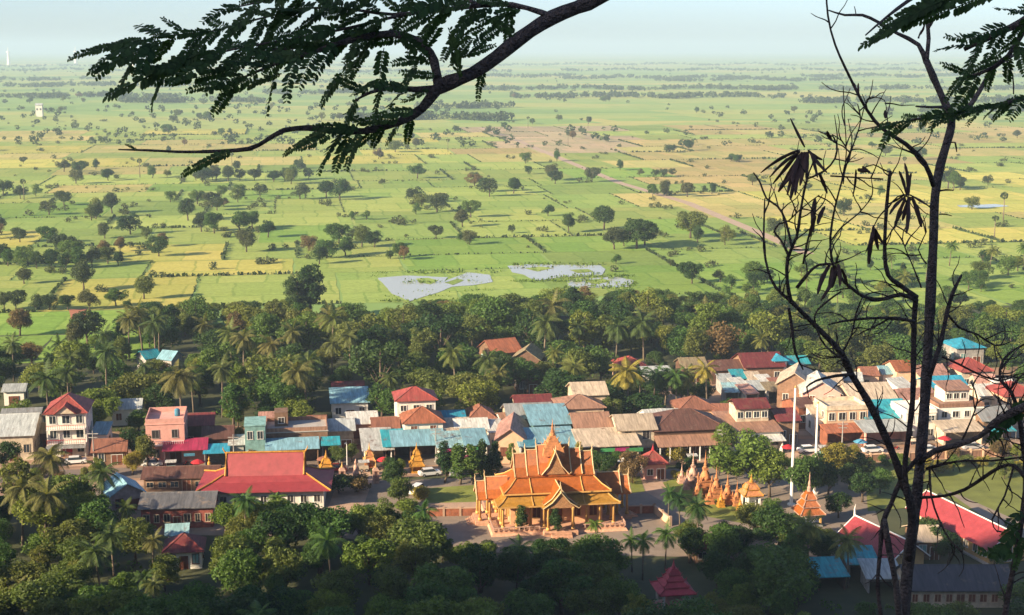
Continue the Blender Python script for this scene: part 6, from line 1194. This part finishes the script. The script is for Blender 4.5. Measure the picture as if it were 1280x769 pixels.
# --- bare tree with seed pods
bt = thing('bare_tree', 'bare thin tree with hanging dark seed pods at the right', 'tree', (0, 0, 0))
D2 = 6.4
BARE = [  # (points px,py,r), depth, dz, material
    ([(1118, 960, 15), (1124, 860, 14), (1130, 769, 13), (1136, 700, 12.5), (1144, 640, 12), (1150, 580, 12), (1155, 520, 12), (1160, 440, 11.5), (1164, 360, 11), (1167, 300, 10.5), (1169, 245, 10), (1176, 205, 9.5), (1187, 168, 9), (1189, 148, 10), (1178, 122, 8.2), (1166, 95, 7.6), (1158, 76, 7.5)], 6.4, .3, 'bark_near', 'trunk'),
    ([(1158, 78, 6.5), (1148, 56, 5), (1122, 42, 4.2), (1098, 28, 3.6), (1078, 19, 3.8), (1056, 19, 2.8), (1036, 13, 1.6)], 6.7, .2, 'bark_near', 'branch'),
    ([(1158, 76, 5.5), (1161, 48, 4.5), (1158, 20, 4), (1152, -25, 3.5)], 6.7, .1, 'bark_near', 'branch'),
    ([(1160, 36, 3.6), (1168, 22, 3.2), (1172, 5, 3), (1166, -25, 2.6)], 6.7, -.1, 'bark_near', 'branch'),
    ([(1190, 146, 7), (1214, 130, 5.5), (1232, 100, 5), (1244, 84, 4.2), (1262, 72, 3.6), (1295, 52, 3)], 6.65, .2, 'bark_near', 'branch'),
    ([(1258, 76, 2), (1266, 95, 1.8), (1267, 118, 1.4)], 6.7, 0, 'bark_near', 'twig'),
    ([(1182, 134, 4), (1164, 134, 3), (1145, 133, 2.2)], 6.6, -.1, 'bark_near', 'twig'),
    ([(1167, 232, 6), (1156, 204, 5), (1132, 180, 4.6), (1104, 162, 4), (1084, 138, 3.6), (1062, 96, 3), (1044, 56, 2.6), (1035, 20, 2.3), (1032, -25, 2)], 6.5, -.5, 'bark_dark', 'branch'),
    ([(1138, 184, 2.6), (1148, 200, 2.4), (1158, 210, 2)], 6.4, 0, 'bark_dark', 'twig'),
    ([(1136, 700, 10), (1140, 640, 9.5), (1124, 588, 8.8), (1104, 540, 8.6), (1084, 500, 8.4), (1064, 468, 8.4), (1052, 442, 7.4), (1032, 420, 6), (1006, 394, 4.8), (988, 376, 5.6)], 6.4, -.5, 'bark_dark', 'branch'),
    ([(1066, 468, 4), (1044, 470, 3.4), (1020, 476, 2.6), (1008, 484, 1.6)], 6.0, -.1, 'bark_dark', 'branch'),
    ([(988, 376, 5), (984, 350, 4), (985, 322, 4.2), (996, 296, 3.6), (1000, 270, 3.2), (1005, 240, 2.8), (1012, 214, 2), (1020, 196, 1.6)], 5.9, -.1, 'bark_dark', 'branch'),
    ([(988, 376, 4), (970, 360, 3.4), (960, 338, 2.8), (955, 310, 2.4), (955, 280, 2), (956, 248, 1.4)], 5.9, .1, 'bark_dark', 'branch'),
    ([(990, 310, 3), (982, 276, 2.6), (972, 258, 2.4), (958, 248, 2.4), (950, 228, 2), (942, 216, 1.4)], 5.85, .1, 'bark_dark', 'branch'),
    ([(985, 318, 3), (976, 300, 2.6), (968, 290, 2.6), (974, 280, 2), (986, 276, 1.6), (1000, 262, 1.4), (1024, 244, 1.2)], 5.85, .1, 'bark_dark', 'branch'),
    ([(986, 385, 3.6), (990, 410, 3.4), (994, 440, 3), (1004, 462, 1.6)], 5.9, .1, 'bark_dark', 'branch'),
    ([(996, 360, 4.2), (1012, 340, 3.6), (1024, 331, 3), (1040, 330, 2.4), (1052, 326, 1.8)], 5.9, -.1, 'bark_dark', 'branch'),
    ([(1004, 330, 2.6), (1010, 300, 2.6), (1018, 270, 3), (1020, 252, 2)], 5.9, -.1, 'bark_dark', 'branch'),
    ([(1060, 452, 3), (1040, 440, 2.4), (1026, 424, 2.2), (1018, 396, 1.8), (1030, 380, 2.4), (1052, 364, 1.8)], 6.0, -.1, 'bark_dark', 'branch'),
    ([(1138, 640, 8), (1131, 590, 6), (1136, 545, 6.4), (1141, 500, 6.4), (1142, 450, 6.2), (1143, 400, 6.2), (1145, 374, 6)], 6.2, .1, 'bark_dark', 'branch'),
    ([(1146, 376, 5.4), (1126, 368, 5), (1104, 374, 4.4), (1082, 372, 4), (1064, 360, 3.8), (1048, 344, 3.4), (1040, 326, 3), (1038, 296, 2.6), (1044, 258, 2.4), (1052, 228, 2), (1056, 206, 1.6)], 6.25, -.3, 'bark_dark', 'branch'),
    ([(1146, 372, 6), (1124, 356, 6), (1110, 344, 5), (1106, 318, 4.4), (1107, 280, 4.2), (1110, 240, 4), (1113, 214, 3.6)], 6.25, -.2, 'bark_dark', 'branch'),
    ([(1143, 402, 4), (1118, 398, 4), (1086, 398, 3), (1052, 402, 2.4), (1036, 406, 1.4)], 6.2, -.1, 'bark_dark', 'branch'),
    ([(1112, 398, 2.4), (1094, 408, 2), (1076, 416, 1.4)], 6.2, 0, 'bark_dark', 'twig'),
    ([(1162, 470, 6), (1176, 428, 5), (1184, 390, 4.8), (1192, 364, 4.4), (1202, 344, 2.6)], 6.4, .2, 'bark_dark', 'branch'),
    ([(1184, 392, 3), (1200, 410, 2.6), (1222, 418, 2.4), (1244, 432, 2), (1262, 428, 1.6)], 6.5, .2, 'bark_dark', 'branch'),
    ([(1178, 446, 2.6), (1200, 456, 2.4), (1228, 470, 2.2), (1252, 476, 2), (1272, 468, 1.6)], 6.5, .2, 'bark_dark', 'branch'),
    ([(1148, 578, 8), (1168, 564, 7), (1198, 556, 6.4), (1224, 546, 6), (1244, 528, 8), (1264, 516, 9), (1300, 500, 10)], 6.4, -.4, 'bark_near', 'branch'),
    ([(1200, 556, 2.4), (1212, 530, 2), (1222, 500, 1.8), (1214, 478, 1.4)], 6.3, 0, 'bark_dark', 'twig'),
    ([(1236, 538, 2.2), (1252, 552, 2), (1254, 566, 1.6), (1248, 582, 1.4), (1240, 600, 1.2)], 6.2, 0, 'bark_dark', 'twig'),
    ([(1150, 622, 4), (1180, 620, 3.4), (1206, 612, 3.6), (1228, 598, 4), (1250, 584, 4), (1268, 582, 4.4), (1280, 596, 4)], 6.4, -.3, 'bark_dark', 'branch'),
    ([(1158, 586, 4), (1180, 580, 3), (1206, 576, 2.6), (1240, 576, 2.2), (1290, 570, 2)], 6.4, -.2, 'bark_dark', 'branch'),
    ([(1162, 586, 3), (1164, 620, 2.6), (1174, 650, 2.2), (1188, 676, 1.8), (1204, 690, 1.4)], 6.35, -.1, 'bark_dark', 'twig'),
    ([(1152, 568, 5), (1128, 596, 5), (1114, 630, 5.4), (1104, 652, 6), (1100, 690, 4.6), (1097, 735, 4.4), (1102, 775, 4.6), (1110, 860, 5)], 6.35, -.2, 'bark_dark', 'branch'),
    ([(1106, 650, 6), (1112, 690, 7), (1120, 730, 7.4), (1126, 790, 8)], 6.2, .2, 'bark_near', 'branch'),
    ([(1236, 960, 8), (1246, 860, 7), (1256, 770, 6.4), (1266, 715, 6), (1276, 660, 6.4), (1283, 600, 6.6), (1279, 560, 5.4), (1274, 520, 5), (1264, 490, 4.6), (1250, 474, 3.6), (1254, 450, 3), (1270, 436, 2.4), (1290, 426, 2)], 6.2, .2, 'bark_dark', 'branch'),
    ([(1262, 488, 3), (1276, 470, 2.4), (1290, 462, 2)], 6.3, 0, 'bark_dark', 'twig'),
    ([(1268, 580, 2.4), (1256, 620, 2), (1240, 650, 1.8), (1246, 664, 1.2)], 6.3, 0, 'bark_dark', 'twig'),
    ([(1052, 442, 2.6), (1064, 420, 2), (1070, 392, 1.8), (1078, 372, 1.4)], 6.1, 0, 'bark_dark', 'twig'),
    ([(1008, 224, 2), (1030, 214, 2.2), (1044, 198, 2.2), (1046, 180, 2), (1040, 168, 1.6), (1052, 176, 1.2)], 5.85, 0, 'bark_dark', 'twig'),
    ([(1040, 300, 2), (1052, 284, 1.8), (1072, 268, 1.6), (1086, 252, 1.2)], 6.0, 0, 'bark_dark', 'twig'),
    ([(1038, 220, 1.8), (1072, 222, 1.8), (1104, 224, 1.8)], 6.05, 0, 'bark_dark', 'twig'),
    ([(1050, 236, 1.8), (1060, 200, 1.8), (1070, 172, 1.6), (1076, 150, 1.4), (1072, 130, 1.2)], 6.05, 0, 'bark_dark', 'twig'),
    ([(1076, 152, 1.4), (1084, 124, 1.2), (1096, 122, 1.2), (1106, 126, 1), (1108, 138, 1)], 6.05, 0, 'bark_dark', 'twig'),
    ([(1054, 230, 1.6), (1058, 190, 1.4), (1056, 150, 1.2), (1054, 108, 1)], 6.05, 0, 'bark_dark', 'twig'),
    ([(1108, 300, 1.6), (1130, 262, 1.6), (1136, 242, 1.4)], 6.1, 0, 'bark_dark', 'twig'),
    ([(1110, 260, 2), (1122, 246, 1.8), (1138, 244, 1.8), (1156, 254, 1.6), (1166, 262, 1.4)], 6.15, .1, 'bark_dark', 'twig'),
    ([(1152, 360, 2), (1140, 330, 1.6), (1128, 300, 1.4), (1132, 284, 1.2)], 6.3, 0, 'bark_dark', 'twig'),
    ([(1158, 330, 1.8), (1148, 312, 1.6), (1158, 290, 1.2), (1154, 270, 1)], 6.4, 0, 'bark_dark', 'twig'),
]
for pts, dep, dz, m, nm in BARE:
    q, r = limb(pts, dep, dz); MB().tube(q, r, 9 if nm == 'trunk' else 7).build(nm, m, bt, True)
# fine twigs branching off
for pts, dep, dz, m, nm in BARE[7:]:
    L_ = sum(math.hypot(b[0]-a[0], b[1]-a[1]) for a, b in zip(pts, pts[1:]))
    for k in range(int(L_ / (17 if max(p_[0] for p_ in pts) > 1170 or pts[0][0] < 1060 else 24))):
        i = rn.randrange(len(pts)-1); f = rn.random(); x, y = pts[i][0]+(pts[i+1][0]-pts[i][0])*f, pts[i][1]+(pts[i+1][1]-pts[i][1])*f
        th = math.atan2(pts[i+1][1]-pts[i][1], pts[i+1][0]-pts[i][0]) + rn.choice([-1, 1])*rn.uniform(.5, 1.3); l = rn.uniform(16, 52); q = [(x, y, 1.9)]
        for s in range(4): th += rn.uniform(-.45, .45); x += math.cos(th)*l/4; y += math.sin(th)*l/4 - 1.0; q.append((x, y, 1.5 - .25*s))
        if x > 930 and y < 740:
            q3, r3 = limb(q, dep + dz*(i+f)/(len(pts)-1), rn.uniform(-.2, .2)); MB().tube(q3, r3, 5).build('twig', 'bark_dark', bt)
# short dead stubs and knots
for a, b, rr in (((1173, 239), (1192, 238), 2.6), ((1174, 268), (1190, 270), 1.8), ((1180, 180), (1194, 178), 2.2), ((1194, 178), (1196, 190), 2.0), ((1124, 36), (1122, 22), 1.2), ((1070, 18), (1068, 8), 1.2), ((1148, 48), (1152, 38), 2)):
    q, r = limb([(a[0], a[1], rr), ((a[0]+b[0])/2, (a[1]+b[1])/2 - 1, rr*.9), (b[0], b[1], rr*.6)], 6.55); MB().tube(q, r, 6).build('twig', 'bark_dark', bt)
# seed pods: flat curled straps, each one on its own
def pod(a, b, wpx, dep):
    A, B = P3(a[0], a[1], dep), P3(b[0], b[1], dep + rn.uniform(-.06, .06)); d = B - A; L = d.length; x = d.normalized(); v = A.normalized(); y = x.cross(Vector((rn.uniform(-.5, .5), -1, rn.uniform(-.3, .3)))).normalized(); z = x.cross(y); w = wpx * dep / FPX / 2; mb = MB(); n = 7; V = []
    cv = rn.uniform(-.06, .06); tw = rn.uniform(-.7, .7)
    for i in range(n + 1):
        t = i / n; ww = w * (math.sin(math.pi * (.06 + .9*t)) ** .5) * (1 + .12*math.sin(i*2.3)); c = A + d*t + y*L*cv*math.sin(math.pi*t); yy = y*math.cos(tw*t) + z*math.sin(tw*t); zz = z*math.cos(tw*t) - y*math.sin(tw*t)
        V += [c - yy*ww, c + zz*w*.28, c + yy*ww, c - zz*w*.28]
    mb.add(V, [(i*4+k, i*4+(k+1) % 4, (i+1)*4+(k+1) % 4, (i+1)*4+k) for i in range(n) for k in range(4)] + [(3, 2, 1, 0), (n*4, n*4+1, n*4+2, n*4+3)]); mb.build('seed_pod', 'pod', bt)
PODS = [((1006, 184), (988, 148), 6), ((998, 188), (951, 216), 7), ((1000, 190), (962, 222), 7), ((1000, 188), (966, 230), 8), ((1003, 190), (973, 240), 9), ((1005, 192), (984, 244), 8), ((1006, 190), (988, 250), 9), ((1008, 192), (994, 244), 8), ((1008, 190), (1000, 232), 8), ((1010, 190), (1008, 226), 7), ((1010, 188), (1028, 200), 6), ((1012, 190), (1034, 216), 7), ((1014, 192), (1022, 222), 6), ((1024, 216), (1034, 242), 7), ((1004, 195), (980, 232), 7), ((1001, 192), (990, 228), 9),
        ((1016, 282), (1019, 248), 9), ((1016, 290), (1018, 262), 8), ((1022, 280), (1031, 258), 8), ((1012, 296), (1020, 270), 8), ((1038, 330), (1022, 368), 8), ((1040, 334), (1034, 366), 8), ((1044, 332), (1040, 360), 7), ((1048, 330), (1050, 358), 7), ((1046, 334), (1026, 376), 7), ((1052, 336), (1060, 360), 6), ((1070, 212), (1066, 246), 5), ((1072, 212), (1084, 214), 8), ((1078, 208), (1088, 216), 6),
        ((1133, 243), (1124, 214), 6), ((1134, 243), (1131, 204), 6), ((1136, 243), (1139, 216), 6), ((1132, 246), (1112, 268), 6), ((1132, 248), (1118, 286), 7), ((1136, 246), (1133, 292), 8), ((1140, 246), (1152, 284), 8), ((1138, 246), (1128, 276), 8), ((1130, 244), (1108, 256), 5), ((1142, 246), (1158, 256), 5), ((1092, 282), (1086, 306), 7), ((1092, 284), (1098, 312), 7), ((1094, 286), (1104, 304), 6), ((1090, 290), (1082, 316), 6), ((1107, 138), (1107, 148), 7), ((1072, 118), (1068, 104), 4), ((1074, 120), (1073, 104), 4), ((1040, 176), (1034, 164), 7), ((1086, 330), (1092, 296), 8), ((1156, 30), (1150, 44), 4)]
for a, b, w in PODS: pod(a, b, w * .72, 5.85 if a[0] < 1060 else 6.15)
q, r = limb([(1107, 262, 1.8), (1098, 272, 1.6), (1092, 284, 1.2)], 6.15); MB().tube(q, r, 5).build('twig', 'bark_dark', bt)
q, r = limb([(1112, 215, 2), (1104, 212, 1.6), (1092, 206, 1.4), (1080, 210, 1.2)], 6.1); MB().tube(q, r, 5).build('twig', 'bark_dark', bt)
# leafy tufts at the lower right edge of the bare tree's neighbour
for a, b in [((1276, 660), (1240, 690)), ((1278, 655), (1250, 668)), ((1280, 640), (1256, 650)), ((1282, 670), (1262, 706)), ((1268, 520), (1240, 548)), ((1290, 505), (1252, 520)), ((1285, 512), (1250, 540)), ((1290, 500), (1238, 528)), ((1280, 690), (1230, 700))]:
    frond(bt, a, b, 6.2, rn.uniform(-.1, .1))

# ------------------------------------------------------------------ air
hz = MB().box(-31000, 31000, -31000, 31000, -3.5, 178); hm = bpy.data.materials.new('haze'); hm.use_nodes = True; hn = hm.node_tree; hn.nodes.remove(hn.nodes['Principled BSDF'])
pv = hn.nodes.new('ShaderNodeVolumePrincipled'); pv.inputs['Color'].default_value = (0.48, 0.63, 0.81, 1); pv.inputs['Density'].default_value = HAZE; pv.inputs['Anisotropy'].default_value = 0.0
hn.links.new(pv.outputs['Volume'], hn.nodes['Material Output'].inputs['Volume'])
tag(hz.build('haze', hm), 'pale haze over the plain', None, None, 'stuff')
